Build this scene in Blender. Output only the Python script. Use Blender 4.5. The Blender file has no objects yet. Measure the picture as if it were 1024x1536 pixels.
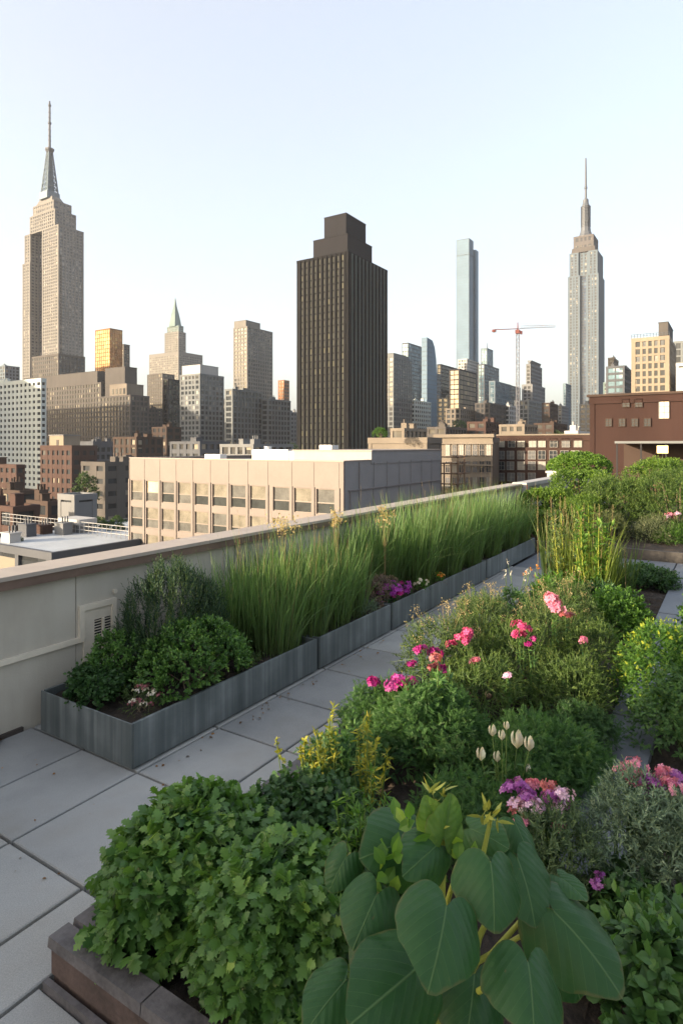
import bpy, math, random
import numpy as np
from mathutils import Vector
PI = math.pi
rnd = random.Random(7)
rng = np.random.default_rng(11)
SC = bpy.context.scene
COL = SC.collection
# ---------------------------------------------------------------- camera frame
F, HX, HY, EYE = 920.0, 512.0, 668.0, 2.4          # focal length and horizon in photo pixels, eye height in metres
CS, SN = 0.842, 0.539                               # view direction in the street grid
def W(px, Y):                                       # photo column + distance -> place on the grid
    X = (px - HX) / F * Y
    return (SN * X + CS * Y, -CS * X + SN * Y)
def ZT(py, Y): return EYE - (py - HY) / F * Y

cam = bpy.data.cameras.new('camera'); co = bpy.data.objects.new('camera', cam); COL.objects.link(co)
cam.sensor_fit = 'VERTICAL'; cam.sensor_height = 36.0; cam.lens = 36.0 * F / 1536.0
cam.shift_y = -(768 - HY) / 1536.0; cam.clip_start = 0.05; cam.clip_end = 20000
co.location = (0, 0, EYE); co.rotation_euler = (PI / 2, 0, math.atan2(SN, CS) - PI / 2)
SC.camera = co
# ---------------------------------------------------------------- light
SUN_EL = math.radians(12.5); SUN_AZ = math.atan2(-0.837, 0.547)   # clockwise from +Y
w = bpy.data.worlds.new('World'); SC.world = w; w.use_nodes = True
nt = w.node_tree; bg = nt.nodes['Background']
sky = nt.nodes.new('ShaderNodeTexSky'); sky.sky_type = 'NISHITA'; sky.sun_disc = False
sky.sun_elevation = SUN_EL; sky.sun_rotation = SUN_AZ; sky.altitude = 50
sky.air_density = 1.0; sky.dust_density = 5.0; sky.ozone_density = 1.0
veil = nt.nodes.new('ShaderNodeMix'); veil.data_type = 'RGBA'; veil.inputs[7].default_value = (1.06, 1.03, 1.03, 1)   # thin bright overcast in front of the blue
cn = nt.nodes.new('ShaderNodeTexNoise'); cn.inputs['Scale'].default_value = 2.2; cn.inputs['Detail'].default_value = 5; cr = nt.nodes.new('ShaderNodeMapRange'); cr.inputs[3].default_value = .52; cr.inputs[4].default_value = .68
wc = nt.nodes.new('ShaderNodeTexCoord'); wm = nt.nodes.new('ShaderNodeMapping'); wm.inputs['Scale'].default_value = (1, 1, 3.5); nt.links.new(wc.outputs['Generated'], wm.inputs[0]); nt.links.new(wm.outputs[0], cn.inputs['Vector'])
nt.links.new(cn.outputs['Fac'], cr.inputs[0]); nt.links.new(cr.outputs[0], veil.inputs[0])
nt.links.new(sky.outputs[0], veil.inputs[6]); nt.links.new(veil.outputs[2], bg.inputs[0]); bg.inputs[1].default_value = 0.15
sl = bpy.data.lights.new('sun', 'SUN'); so = bpy.data.objects.new('sun', sl); COL.objects.link(so)
sl.energy = 2.7; sl.angle = math.radians(0.6); sl.color = (1.0, 0.80, 0.57)
sv = Vector((math.sin(SUN_AZ) * math.cos(SUN_EL), math.cos(SUN_AZ) * math.cos(SUN_EL), math.sin(SUN_EL)))
so.rotation_euler = (-sv).to_track_quat('-Z', 'Y').to_euler(); so.location = (-60, 60, 40)
SC.view_settings.view_transform = 'Standard'; SC.view_settings.look = 'None'
SC.view_settings.exposure = 2.36; SC.view_settings.gamma = 1.0
SC.cycles.max_bounces = 8; SC.cycles.diffuse_bounces = 3; SC.cycles.transmission_bounces = 4
SC.cycles.volume_bounces = 0; SC.cycles.sample_clamp_indirect = 4
# ---------------------------------------------------------------- material helpers
MATS = {}
class N:
    def __init__(s, name):
        s.m = bpy.data.materials.new(name); s.m.use_nodes = True; s.t = s.m.node_tree
        s.p = s.t.nodes['Principled BSDF']; s.o = s.t.nodes['Material Output']
    def n(s, typ, **kw):
        x = s.t.nodes.new(typ)
        for k, v in kw.items():
            if k in x.inputs: x.inputs[k].default_value = v
            else: setattr(x, k, v)
        return x
    def l(s, a, b): s.t.links.new(a, b)
    def noise(s, scale, detail=4, rough=.55, vec=None, out='Fac'):
        x = s.n('ShaderNodeTexNoise'); x.inputs['Scale'].default_value = scale
        x.inputs['Detail'].default_value = detail; x.inputs['Roughness'].default_value = rough
        s.l(vec if vec is not None else s.co(), x.inputs['Vector']); return x.outputs[out]
    def co(s, kind='Object'):
        if not hasattr(s, 'tc'): s.tc = s.n('ShaderNodeTexCoord')
        return s.tc.outputs[kind]
    def mapv(s, scale):
        x = s.n('ShaderNodeMapping'); x.inputs['Scale'].default_value = scale
        s.l(s.co(), x.inputs['Vector']); return x.outputs[0]
    def ramp(s, fac, stops):
        x = s.n('ShaderNodeValToRGB'); e = x.color_ramp.elements
        while len(e) < len(stops): e.new(0.5)
        for i, (p, c) in enumerate(stops):
            e[i].position = p; e[i].color = (*c, 1) if len(c) == 3 else c
        s.l(fac, x.inputs[0]); return x.outputs[0]
    def mix(s, fac, a, b, mode='MIX'):
        x = s.n('ShaderNodeMix', data_type='RGBA', blend_type=mode)
        for v, i in ((fac, 0), (a, 6), (b, 7)):
            if hasattr(v, 'is_output'): s.l(v, x.inputs[i])
            elif i == 0: x.inputs[0].default_value = v
            else: x.inputs[i].default_value = (*v, 1)
        return x.outputs[2]
    def math(s, op, a, b=0.0):
        x = s.n('ShaderNodeMath', operation=op)
        for v, i in ((a, 0), (b, 1)):
            if hasattr(v, 'is_output'): s.l(v, x.inputs[i])
            else: x.inputs[i].default_value = v
        return x.outputs[0]
    def bump(s, h, strength=.3, dist=.01):
        x = s.n('ShaderNodeBump'); x.inputs['Strength'].default_value = strength; x.inputs['Distance'].default_value = dist
        s.l(h, x.inputs['Height']); s.l(x.outputs[0], s.p.inputs['Normal']); return x
    def base(s, c):
        if hasattr(c, 'is_output'): s.l(c, s.p.inputs['Base Color'])
        else: s.p.inputs['Base Color'].default_value = (*c, 1)
    def attr(s, name):
        return s.n('ShaderNodeAttribute', attribute_name=name).outputs
def sc(c, k): return tuple(min(1, v * k) for v in c)

def plain(name, c, rough=.6, metal=0.0, var=.25, scale=6.0, bump=.15, bd=.005):
    if name in MATS: return MATS[name]
    n = N(name); f = n.noise(scale); f2 = n.noise(scale * 7, 3)
    g = n.math('ADD', n.math('MULTIPLY', f, .7), n.math('MULTIPLY', f2, .3))
    n.base(n.ramp(g, [(.3, sc(c, 1 - var)), (.7, sc(c, 1 + var))]))
    n.p.inputs['Roughness'].default_value = rough; n.p.inputs['Metallic'].default_value = metal
    if bump: n.bump(f2, bump, bd)
    MATS[name] = n.m; return n.m
def masonry(name, c, var=.18, rough=.85):            # city wall seen from afar: weathering in streaks and patches
    if name in MATS: return MATS[name]
    if 'white' not in name: c = sc(c, .62)
    n = N(name); f = n.noise(.035, 5); s_ = n.noise(1.0, 4, .6, n.mapv((.35, .35, .02)))
    g = n.math('ADD', n.math('MULTIPLY', f, .55), n.math('MULTIPLY', s_, .45))
    n.base(n.ramp(g, [(.32, sc(c, 1 - var)), (.68, sc(c, 1 + var))]))
    n.p.inputs['Roughness'].default_value = rough; n.p.inputs['Specular IOR Level'].default_value = .15; MATS[name] = n.m; return n.m
def glazing(name, c, c2, bay, fl, rough=.12, metal=.0, lit=.12, spec=.5):  # windows of a facade, a random tone per window
    if name in MATS: return MATS[name]
    n = N(name); sx = n.n('ShaderNodeSeparateXYZ'); n.l(n.co(), sx.inputs[0])
    h = n.math('FLOOR', n.math('DIVIDE', n.math('ADD', sx.outputs[0], sx.outputs[1]), bay))
    z = n.math('FLOOR', n.math('DIVIDE', sx.outputs[2], fl))
    cb = n.n('ShaderNodeCombineXYZ'); n.l(h, cb.inputs[0]); n.l(z, cb.inputs[1])
    wn = n.n('ShaderNodeTexWhiteNoise', noise_dimensions='2D'); n.l(cb.outputs[0], wn.inputs['Vector'])
    n.base(n.ramp(wn.outputs['Value'], [(0, sc(c, .6)), (.6, c), (1 - lit, sc(c, 1.3)), (1 - lit + .02, c2)]))
    n.p.inputs['Roughness'].default_value = rough; n.p.inputs['Metallic'].default_value = metal
    n.p.inputs['Specular IOR Level'].default_value = spec
    MATS[name] = n.m; return n.m
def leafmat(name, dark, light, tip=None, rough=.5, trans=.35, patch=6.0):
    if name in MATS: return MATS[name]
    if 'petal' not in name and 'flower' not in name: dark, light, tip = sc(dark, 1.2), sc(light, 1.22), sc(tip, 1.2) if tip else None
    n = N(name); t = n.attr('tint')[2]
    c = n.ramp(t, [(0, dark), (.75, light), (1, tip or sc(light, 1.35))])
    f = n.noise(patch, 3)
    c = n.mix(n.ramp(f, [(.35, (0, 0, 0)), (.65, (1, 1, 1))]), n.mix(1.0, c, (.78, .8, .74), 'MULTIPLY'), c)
    n.base(c); n.p.inputs['Roughness'].default_value = rough; n.p.inputs['Specular IOR Level'].default_value = .35
    tr = n.n('ShaderNodeBsdfTranslucent'); n.l(n.mix(1.0, c, (1.5, 1.5, .7), 'MULTIPLY'), tr.inputs[0])
    mx = n.n('ShaderNodeMixShader'); mx.inputs[0].default_value = trans
    n.l(n.p.outputs[0], mx.inputs[1]); n.l(tr.outputs[0], mx.inputs[2]); n.l(mx.outputs[0], n.o.inputs[0])
    MATS[name] = n.m; return n.m
# ---------------------------------------------------------------- geometry collector
class Geo:
    def __init__(s): s.V = []; s.T = []; s.L = []; s.C = []; s.nv = 0; s.uv = []
    def add(s, V, F, tint=.5, leafco=None):
        V = np.asarray(V, float).reshape(-1, 3); s.V.append(V)
        s.T.append(np.full(len(V), tint) if np.isscalar(tint) else np.asarray(tint, float))
        if leafco is not None: s.uv.append(leafco)
        if isinstance(F, np.ndarray):
            s.L.append((F + s.nv).ravel()); s.C.append(np.full(len(F), F.shape[1]))
        else:
            for f in F: s.L.append(np.array(f) + s.nv); s.C.append(np.array([len(f)]))
        s.nv += len(V); return s
    BF = np.array([(0, 3, 2, 1), (4, 5, 6, 7), (0, 1, 5, 4), (1, 2, 6, 5), (2, 3, 7, 6), (3, 0, 4, 7)])
    def box(s, x0, y0, z0, x1, y1, z1, tint=.5):
        return s.add([(x0, y0, z0), (x1, y0, z0), (x1, y1, z0), (x0, y1, z0), (x0, y0, z1), (x1, y0, z1), (x1, y1, z1), (x0, y1, z1)], s.BF, tint)
    def frustum(s, b, zb, t, zt, tint=.5):            # b, t = (x0,y0,x1,y1)
        q = lambda r, z: [(r[0], r[1], z), (r[2], r[1], z), (r[2], r[3], z), (r[0], r[3], z)]
        return s.add(q(b, zb) + q(t, zt), s.BF, tint)
    def prism(s, pts, z0, z1, tint=.5):
        n = len(pts)
        V = [(x, y, z0) for x, y in pts] + [(x, y, z1) for x, y in pts]
        F = [tuple(range(n))[::-1], tuple(range(n, 2 * n))] + [(i, (i + 1) % n, n + (i + 1) % n, n + i) for i in range(n)]
        return s.add(V, F, tint)
    def tube(s, P, R, sides=6, tint=.5):
        P = np.asarray(P, float); m = len(P); R = np.full(m, R) if np.isscalar(R) else np.asarray(R)
        d = np.gradient(P, axis=0); d /= np.linalg.norm(d, axis=1)[:, None] + 1e-9
        ref = np.array([.31, .17, .93]) if abs(d[0, 2]) < .9 else np.array([1., .1, 0])
        a = np.cross(d, ref); a /= np.linalg.norm(a, axis=1)[:, None] + 1e-9; b = np.cross(d, a)
        th = np.linspace(0, 2 * PI, sides, endpoint=False)
        V = P[:, None] + R[:, None, None] * (np.cos(th)[None, :, None] * a[:, None] + np.sin(th)[None, :, None] * b[:, None])
        i = np.arange(m - 1)[:, None] * sides; j = np.arange(sides)[None]; k = (j + 1) % sides
        Fq = np.stack([i + j, i + k, i + sides + k, i + sides + j], -1).reshape(-1, 4)
        s.add(V.reshape(-1, 3), Fq, tint)
        return s
    def lathe(s, prof, c=(0, 0, 0), sides=12, tint=.5, lob=0, nl=6):
        th = np.linspace(0, 2 * PI, sides, endpoint=False); V = []
        for r, z in prof:
            rr = r * (1 + lob * np.cos(nl * th)); V.append(np.stack([c[0] + rr * np.cos(th), c[1] + rr * np.sin(th), np.full(sides, c[2] + z)], 1))
        m = len(prof); i = np.arange(m - 1)[:, None] * sides; j = np.arange(sides)[None]; k = (j + 1) % sides
        s.add(np.concatenate(V), np.stack([i + j, i + k, i + sides + k, i + sides + j], -1).reshape(-1, 4), tint); return s
    def leaves(s, P, D, Nn, S, tm, tint):
        tv, tf = tm; P = np.asarray(P); n = len(P)
        D = D / (np.linalg.norm(D, axis=1)[:, None] + 1e-9)
        Z = Nn - D * (Nn * D).sum(1)[:, None]; Z /= np.linalg.norm(Z, axis=1)[:, None] + 1e-9
        X = np.cross(D, Z); S = np.broadcast_to(S, (n,))
        V = P[:, None] + S[:, None, None] * (tv[None, :, 0, None] * X[:, None] + tv[None, :, 1, None] * D[:, None] + tv[None, :, 2, None] * Z[:, None])
        Fq = (tf[None] + (np.arange(n) * len(tv))[:, None, None]).reshape(-1, tf.shape[1])
        s.add(V.reshape(-1, 3), Fq, np.repeat(np.clip(tint, 0, 1), len(tv))); return s
    def build(s, name, mat, parent=None, smooth=False, loc=None):
        me = bpy.data.meshes.new(name)
        if s.nv:
            V = np.concatenate(s.V); L = np.concatenate(s.L).astype(np.int32); C = np.concatenate(s.C).astype(np.int32)
            me.vertices.add(len(V)); me.vertices.foreach_set('co', V.astype(np.float32).ravel())
            me.loops.add(len(L)); me.loops.foreach_set('vertex_index', L)
            me.polygons.add(len(C)); st = np.concatenate([[0], np.cumsum(C)[:-1]]).astype(np.int32)
            me.polygons.foreach_set('loop_start', st)
            try: me.polygons.foreach_set('loop_total', C)
            except Exception: pass
            me.update(calc_edges=True)
            a = me.attributes.new('tint', 'FLOAT', 'POINT'); a.data.foreach_set('value', np.concatenate(s.T).astype(np.float32))
            if s.uv:
                a = me.attributes.new('leafco', 'FLOAT_VECTOR', 'POINT'); a.data.foreach_set('vector', np.concatenate(s.uv).astype(np.float32).ravel())
            me.polygons.foreach_set('use_smooth', np.full(len(C), bool(smooth)))
            me.validate()
        me.materials.append(mat); o = bpy.data.objects.new(name, me); COL.objects.link(o)
        if parent is not None: o.parent = parent
        if loc is not None: o.location = loc
        return o
def tag(o, label=None, cat=None, group=None, kind=None):
    for k, v in (('label', label), ('category', cat), ('group', group), ('kind', kind)):
        if v: o[k] = v
    return o
def thing(name, label, cat, loc=(0, 0, 0), group=None):
    o = bpy.data.objects.new(name, None); COL.objects.link(o); o.location = loc; o.empty_display_size = .2
    return tag(o, label, cat, group)
def unit(v): return v / (np.linalg.norm(v, axis=-1)[..., None] + 1e-9)
# ---------------------------------------------------------------- leaf shapes (length 1 along y)
def strip_leaf(ws, ys, fold=.12, droop=.15):
    V = []; F_ = []
    for wv, y in zip(ws, ys):
        z = -droop * y * y; V += [(-wv, y, z + fold * wv * 2), (0, y, z), (wv, y, z + fold * wv * 2)]
    for i in range(len(ys) - 1):
        a = 3 * i; F_ += [(a, a + 1, a + 4, a + 3), (a + 1, a + 2, a + 5, a + 4)]
    return np.array(V, float), np.array(F_)
OVAL = strip_leaf([.02, .26, .3, .02], [0, .3, .62, 1])
ROUND = strip_leaf([.03, .36, .4, .04], [0, .28, .65, 1], .1, .2)
LANCE = strip_leaf([.02, .12, .1, .01], [0, .3, .65, 1], .1, .2)
NEEDLE = (np.array([(-.05, 0, 0), (.05, 0, 0), (.035, .6, .02), (0, 1, 0), (-.035, .6, .02)]), np.array([(0, 1, 2, 4), (4, 2, 3, 3)]))
NEEDLE = (np.array([(-.05, 0, 0), (.05, 0, 0), (.012, 1, 0), (-.012, 1, 0)]), np.array([(0, 1, 2, 3)]))
CHIP = (np.array([(0, 0, 0), (.32, .45, .05), (0, 1, -.05), (-.32, .45, .05)]), np.array([(0, 1, 2, 3)]))
def lobed():
    ys = [0, .12, .2, .3, .42, .5, .6, .72, .8, .9, 1.0]
    ws = [.03, .34, .24, .48, .27, .24, .42, .19, .25, .10, .015]
    lead = [0, .02, 0, .10, 0, 0, .10, 0, .06, .03, 0]
    V = []; F_ = []
    for wv, y, l in zip(ws, ys, lead):
        z = -.28 * y * y; V += [(-wv, y + l, z + .10 * wv - .5 * wv * wv), (0, y, z), (wv, y + l, z + .10 * wv - .5 * wv * wv)]
    for i in range(len(ys) - 1):
        a = 3 * i; F_ += [(a, a + 1, a + 4, a + 3), (a + 1, a + 2, a + 5, a + 4)]
    return np.array(V, float), np.array(F_)
LOBED = lobed()
def pinnate(k=5, ll=.34, w=.09):
    V = []; F_ = []
    def leaflet(b, d, L):
        d = np.array(d) / np.linalg.norm(d); x = np.array([d[1], -d[0], 0]); i = len(V)
        for q in (np.array(b), np.array(b) + d * L * .5 + x * w, np.array(b) + d * L + np.array([0, 0, -.06]), np.array(b) + d * L * .5 - x * w): V.append(tuple(q))
        F_.append((i, i + 1, i + 2, i + 3))
    for j in range(k):
        y = .2 + .7 * j / k; L = ll * (1 - .45 * j / k); z = -.2 * y * y
        leaflet((0, y, z), (1, .7, 0), L); leaflet((0, y, z), (-1, .7, 0), L)
    leaflet((0, .85, -.14), (0, 1, 0), .25)
    i = len(V); V += [(-.012, 0, 0), (.012, 0, 0), (.008, .85, -.14), (-.008, .85, -.14)]; F_.append((i, i + 1, i + 2, i + 3))
    return np.array(V, float), np.array(F_)
PINN = pinnate(); FERN = pinnate(8, .30, .035)
def floret():
    V = [(0, 0, 0)]; F_ = []
    for k in range(5):
        a = 2 * PI * k / 5; f = lambda r, da, z: (r * math.cos(a + da), r * math.sin(a + da), z)
        i = len(V); V += [f(.75, -.5, .12), f(1.0, 0, .1), f(.75, .5, .12)]; F_.append((0, i, i + 1, i + 2))
    return np.array(V, float), np.array(F_)
FLORET = floret()
# ---------------------------------------------------------------- plants
UP = np.array([0, 0, 1.0])
def lobes(rx, ry, h, k, size, low=.25):
    """sub-crowns (x,y,z,r) of a dome with half widths rx, ry and height h"""
    out = [(0, 0, h * .38, min(rx, ry, h) * .62)]
    for i in range(k):
        a = 2 * PI * (i * .618 % 1) + rng.uniform(-.4, .4); e = math.asin(low + (1 - low) * ((i + .5) / k)) * rng.uniform(.85, 1.0)
        r = size * rng.uniform(.75, 1.2)
        out.append(((rx - r * .8) * math.cos(a) * math.cos(e), (ry - r * .8) * math.sin(a) * math.cos(e), max(r * .6, (h - r * .9) * math.sin(e)), r))
    return np.array(out)
def dome(lb, n, zmin=0.02):
    pts = []; nr = []; p = lb[:, 3] ** 2; p = p / p.sum(); got = 0
    while got < n:
        m = n * 2; i = rng.choice(len(lb), m, p=p); d = unit(rng.normal(size=(m, 3))); d[:, 2] = np.where(d[:, 2] < -.35, -d[:, 2], d[:, 2])
        q = lb[i, :3] + d * lb[i, 3, None] * rng.uniform(.86, 1.06, m)[:, None]
        dist = np.linalg.norm(q[:, None] - lb[None, :, :3], axis=2) / lb[None, :, 3]
        dist[np.arange(m), i] = 9; ok = (dist.min(1) > .8) & (q[:, 2] > zmin)
        pts.append(q[ok]); nr.append(d[ok]); got += ok.sum()
    return np.concatenate(pts)[:n], np.concatenate(nr)[:n]
def sprigs(g, st, B, Nr, L, k, leaf, tm, up=.35, wob=.3, open_=.9, droop=.0, tipl=.25, stem_r=0.0, inside=.55, rnd_s=.25, tint0=.35):
    n = len(B); ax = unit(Nr * (1 - up) + UP * up + rng.normal(size=(n, 3)) * wob)
    Ls = L * rng.uniform(.6, 1.25, n); ref = unit(np.cross(ax, rng.normal(size=(n, 3)))); ref2 = np.cross(ax, ref)
    base_t = np.clip(rng.normal(tint0, .17, n), 0, 1)
    for j in range(k):
        t = (j + .4) / k; th = 2.4 * j + rng.uniform(0, 6.28, n) * .25
        rad = ref * np.cos(th)[:, None] + ref2 * np.sin(th)[:, None]
        P = B + ax * (Ls * (t - inside))[:, None]
        op = open_ * (1.15 - .75 * t)
        D = ax * math.cos(op) + rad * math.sin(op) + rng.normal(size=(n, 3)) * .14; D[:, 2] -= droop
        Nn = ax + rng.normal(size=(n, 3)) * .25 + UP * .3
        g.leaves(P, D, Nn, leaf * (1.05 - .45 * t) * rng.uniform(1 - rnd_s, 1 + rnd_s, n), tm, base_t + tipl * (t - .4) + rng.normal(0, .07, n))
    if st is not None and stem_r:
        for i in range(0, n):
            st.tube([B[i] - ax[i] * Ls[i] * inside, B[i], B[i] + ax[i] * Ls[i] * (1 - inside)], [stem_r, stem_r * .8, stem_r * .4], 3, .5)
def stems_up(st, lb, n, r, h0=0.0):
    for i in range(n):
        b = lb[rng.integers(len(lb))]; x, y = rng.normal(0, .05, 2)
        st.tube([(x, y, h0), (b[0] * .5 + x, b[1] * .5 + y, b[2] * .55), (b[0] * .9, b[1] * .9, b[2] + b[3] * .4)], [r, r * .7, r * .35], 5)
M_STEM = lambda: plain('plant_stem', (.13, .12, .05), .7, 0, .3, 20)
M_TWIG = lambda: plain('twig_bark', (.16, .12, .08), .8, 0, .3, 20)
def shrub(name, label, loc, rx, ry, h, k, size, n, L, kk, leaf, tm, mat, cat='shrub', group=None, stem_r=.0, nst=14, stem=None, **kw):
    r = thing(name, label, cat, loc, group); lb = lobes(rx, ry, h, k, size)
    B, Nr = dome(lb, n); g = Geo(); st = Geo()
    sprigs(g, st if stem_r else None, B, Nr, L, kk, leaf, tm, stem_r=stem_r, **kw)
    stems_up(st, lb, nst, max(.004, h * .012))
    g.build('foliage', mat, r); st.build('stem', stem or M_TWIG(), r)
    return r, lb
def ribbons(g, B, D, L, wd, bend, seg=5, t0=.2, t1=.7, out=None):
    """grass blades: B base, D start direction, bend = how far the tip falls outward"""
    n = len(B); D = unit(D); side = unit(np.cross(D, UP + rng.normal(size=(n, 3)) * .4)); rot = rng.uniform(0, 6.28, n)
    side = unit(side * np.cos(rot)[:, None] + np.cross(D, side) * np.sin(rot)[:, None])
    o = unit(np.stack([D[:, 0], D[:, 1], np.zeros(n)], 1) + 1e-4) if out is None else out
    V = []; T = []
    tt = np.clip(rng.normal(0, .12, n), -.3, .3)
    for s in range(seg + 1):
        t = s / seg; c = B + D * (L * t)[:, None] + o * (bend * L * t ** 2.4)[:, None] - UP * (bend * L * .55 * t ** 3)[:, None]
        ww = np.full(n, wd * (1 - t ** 2.2) * (.7 + .6 * min(1, t * 3)) * .5 + .0002)
        V.append(np.stack([c - side * ww[:, None], c + side * ww[:, None]], 1)); T.append(np.repeat(np.clip(t0 + (t1 - t0) * t + tt, 0, 1)[:, None], 2, 1))
    V = np.stack(V, 1); T = np.stack(T, 1)          # n, seg+1, 2
    m = (seg + 1) * 2; i = (np.arange(n) * m)[:, None]; s_ = (np.arange(seg) * 2)[None]
    Fq = np.stack([i + s_, i + s_ + 1, i + s_ + 3, i + s_ + 2], -1).reshape(-1, 4)
    g.add(V.reshape(-1, 3), Fq, T.ravel())
def flower_head(g, c, r, n, size, flat=.7, up=.3, z=0):
    n = max(6, int(n * .75)); size *= 1.15; r *= 1.12
    d = unit(rng.normal(size=(n, 3))); d[:, 2] = np.abs(d[:, 2]) * .9 - .2
    P = np.array(c) + d * np.array([r, r, r * flat]) * rng.uniform(.35, 1.15, n)[:, None]
    Nn = unit(d + UP * up + rng.normal(size=(n, 3)) * .25); D = np.cross(Nn, rng.normal(size=(n, 3)))
    g.leaves(P, D, Nn, size * rng.uniform(.75, 1.2, n), FLORET, rng.uniform(0, 1, n))
def petal(name, a, b, c=None): return leafmat(name, a, b, c, .5, .3, 30)
# ================================================================ CITY
ZG = -35.0
def foot(xl, xc, xr, Y):
    x0, y0 = W(xc, Y); X = (xc - HX) / F * Y
    a = (xl - HX) / F; L1 = (X - a * Y) / (CS + SN * a)
    a = (xr - HX) / F; L2 = (a * Y - X) / (SN - CS * a) if xr > xc else 25.0
    return x0, y0, L2, L1                            # near corner, length along x, length along y
def facade(parent, x0, y0, z0, lx, ly, h, wall, glass, bay=3.4, fl=3.6, pw=.35, sh=.4, dep=.35, cap=1.2, corner=1.0, name='wall', skip=0, both=True):
    """a block: glazed core set back behind a wall of piers and spandrels, roof slab and parapet"""
    g = Geo(); c = Geo(); cap = max(cap, .8)
    c.box(x0 + dep, y0 + dep, z0, x0 + lx - dep, y0 + ly - dep, z0 + h - .65)
    cw = min(corner, lx * .2, ly * .2)
    for cx in (0, 1):
        for cy in (0, 1):
            a = x0 + cx * (lx - cw); b = y0 + cy * (ly - cw); g.box(a, b, z0, a + cw, b + cw, z0 + h - cap)
    nx = max(1, round((lx - 2 * cw) / bay)); ny = max(1, round((ly - 2 * cw) / bay)); nz = max(1, round((h - cap) / fl))
    bx = (lx - 2 * cw) / nx; by = (ly - 2 * cw) / ny; bz = (h - cap) / nz
    q = .04
    if pw > 0:
        for i in range(1, nx):
            a = x0 + cw + i * bx; wv = bx * pw / 2
            g.box(a - wv, y0 + q, z0, a + wv, y0 + dep + .1, z0 + h - cap); g.box(a - wv, y0 + ly - dep - .1, z0, a + wv, y0 + ly - q, z0 + h - cap)
        for i in range(1, ny):
            a = y0 + cw + i * by; wv = by * pw / 2
            g.box(x0 + q, a - wv, z0, x0 + dep + .1, a + wv, z0 + h - cap); g.box(x0 + lx - dep - .1, a - wv, z0, x0 + lx - q, a + wv, z0 + h - cap)
    if sh > 0:
        for i in range(skip, nz):
            a = z0 + i * bz; b = a + bz * sh; p = .09
            g.box(x0 + cw, y0 + p, a, x0 + lx - cw, y0 + dep + .12, b); g.box(x0 + cw, y0 + ly - dep - .12, a, x0 + lx - cw, y0 + ly - p, b)
            g.box(x0 + p, y0 + cw, a, x0 + dep + .12, y0 + ly - cw, b); g.box(x0 + lx - dep - .12, y0 + cw, a, x0 + lx - p, y0 + ly - cw, b)
    zt = z0 + h; e = .06
    g.box(x0 - e, y0 - e, zt - cap, x0 + lx + e, y0 + ly + e, zt - .5)
    for bx_ in ((x0 - e, y0 - e, x0 + lx + e, y0 + .4), (x0 - e, y0 + ly - .4, x0 + lx + e, y0 + ly + e), (x0 - e, y0 + .4, x0 + .4, y0 + ly - .4), (x0 + lx - .4, y0 + .4, x0 + lx + e, y0 + ly - .4)):
        g.box(bx_[0], bx_[1], zt - .5, bx_[2], bx_[3], zt)
    o = g.build(name, wall, parent); k = c.build('glazing', glass, o)
    return dict(nx=nx, ny=ny, nz=nz, bx=bx, by=by, bz=bz, cw=cw, pw=pw, sh=sh, dep=dep, z0=z0, x0=x0, y0=y0, lx=lx, ly=ly, h=h)
def windows(parent, f, mats, cap=100, name='window'):
    """single panes in a facade's openings on its two street sides; the nearest hundred singly, the rest in one"""
    wl = f['by'] * (1 - f['pw']) / 2 - .02; hh = f['bz'] * (1 - f['sh']); cells = []
    for iz in range(f['nz'] - 1, -1, -1):
        for i in range(f['ny']): cells.append(('L', i, iz))
        for i in range(f['nx']): cells.append(('R', i, iz))
    meshes = {}
    def geo(side):
        g = Geo(); hw = (f['by'] if side == 'L' else f['bx']) * (1 - f['pw']) / 2 - .01
        A = lambda a0, d0, z0, a1, d1, z1: g.box(*((d0, a0, z0, d1, a1, z1) if side == 'L' else (a0, d0, z0, a1, d1, z1)))
        A(-hw, -.02, 0, hw, .02, hh); A(-hw, -.08, hh * .46, hw, -.021, hh * .54); A(-.06, -.07, 0, .06, -.021, hh * .459)
        return g
    rest = Geo()
    for n, (sd, i, iz) in enumerate(cells):
        z = f['z0'] + iz * f['bz'] + f['bz'] * f['sh']
        loc = (f['x0'] + f['dep'] - .03, f['y0'] + f['cw'] + (i + .5) * f['by'], z) if sd == 'L' else (f['x0'] + f['cw'] + (i + .5) * f['bx'], f['y0'] + f['dep'] - .03, z)
        if n < cap:
            mi = rnd.choices(range(len(mats)), [5, 2, 1][:len(mats)])[0]
            if (sd, mi) not in meshes:
                o = geo(sd).build(name, mats[mi], parent); meshes[(sd, mi)] = o.data
            else:
                o = bpy.data.objects.new(name, meshes[(sd, mi)]); COL.objects.link(o); o.parent = parent
            o.location = loc
        else:
            g = geo(sd)
            for V, L, C in zip(g.V, g.L, g.C): rest.add(V + np.array(loc), (L - L.min()).reshape(-1, 4))
    if rest.nv: tag(rest.build(name, mats[0], parent), kind='stuff')
def roofbits(parent, f, mat, n=4, hmax=2.6):
    zt = f['z0'] + f['h'] - .5
    for i in range(n):
        a = rnd.uniform(1.5, max(2.5, min(7, f['lx'] * .2))); b = rnd.uniform(1.5, max(2.5, min(7, f['ly'] * .2))); hh = rnd.uniform(1.5, hmax)
        x = f['x0'] + rnd.uniform(1, max(1.1, f['lx'] - a - 1)); y = f['y0'] + rnd.uniform(1, max(1.1, f['ly'] - b - 1))
        g = Geo(); g.box(x, y, zt, x + a, y + b, zt + hh)
        if i % 2: g.box(x - .2, y - .2, zt + hh, x + a + .2, y + b + .2, zt + hh + .25)
        if i % 3 == 0:
            for q in range(3): g.tube([(x + a * (q + .5) / 3, y + b / 2, zt + hh), (x + a * (q + .5) / 3, y + b / 2, zt + hh + 1.2)], .25, 6)
        g.build('roof_housing', mat, parent)
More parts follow.
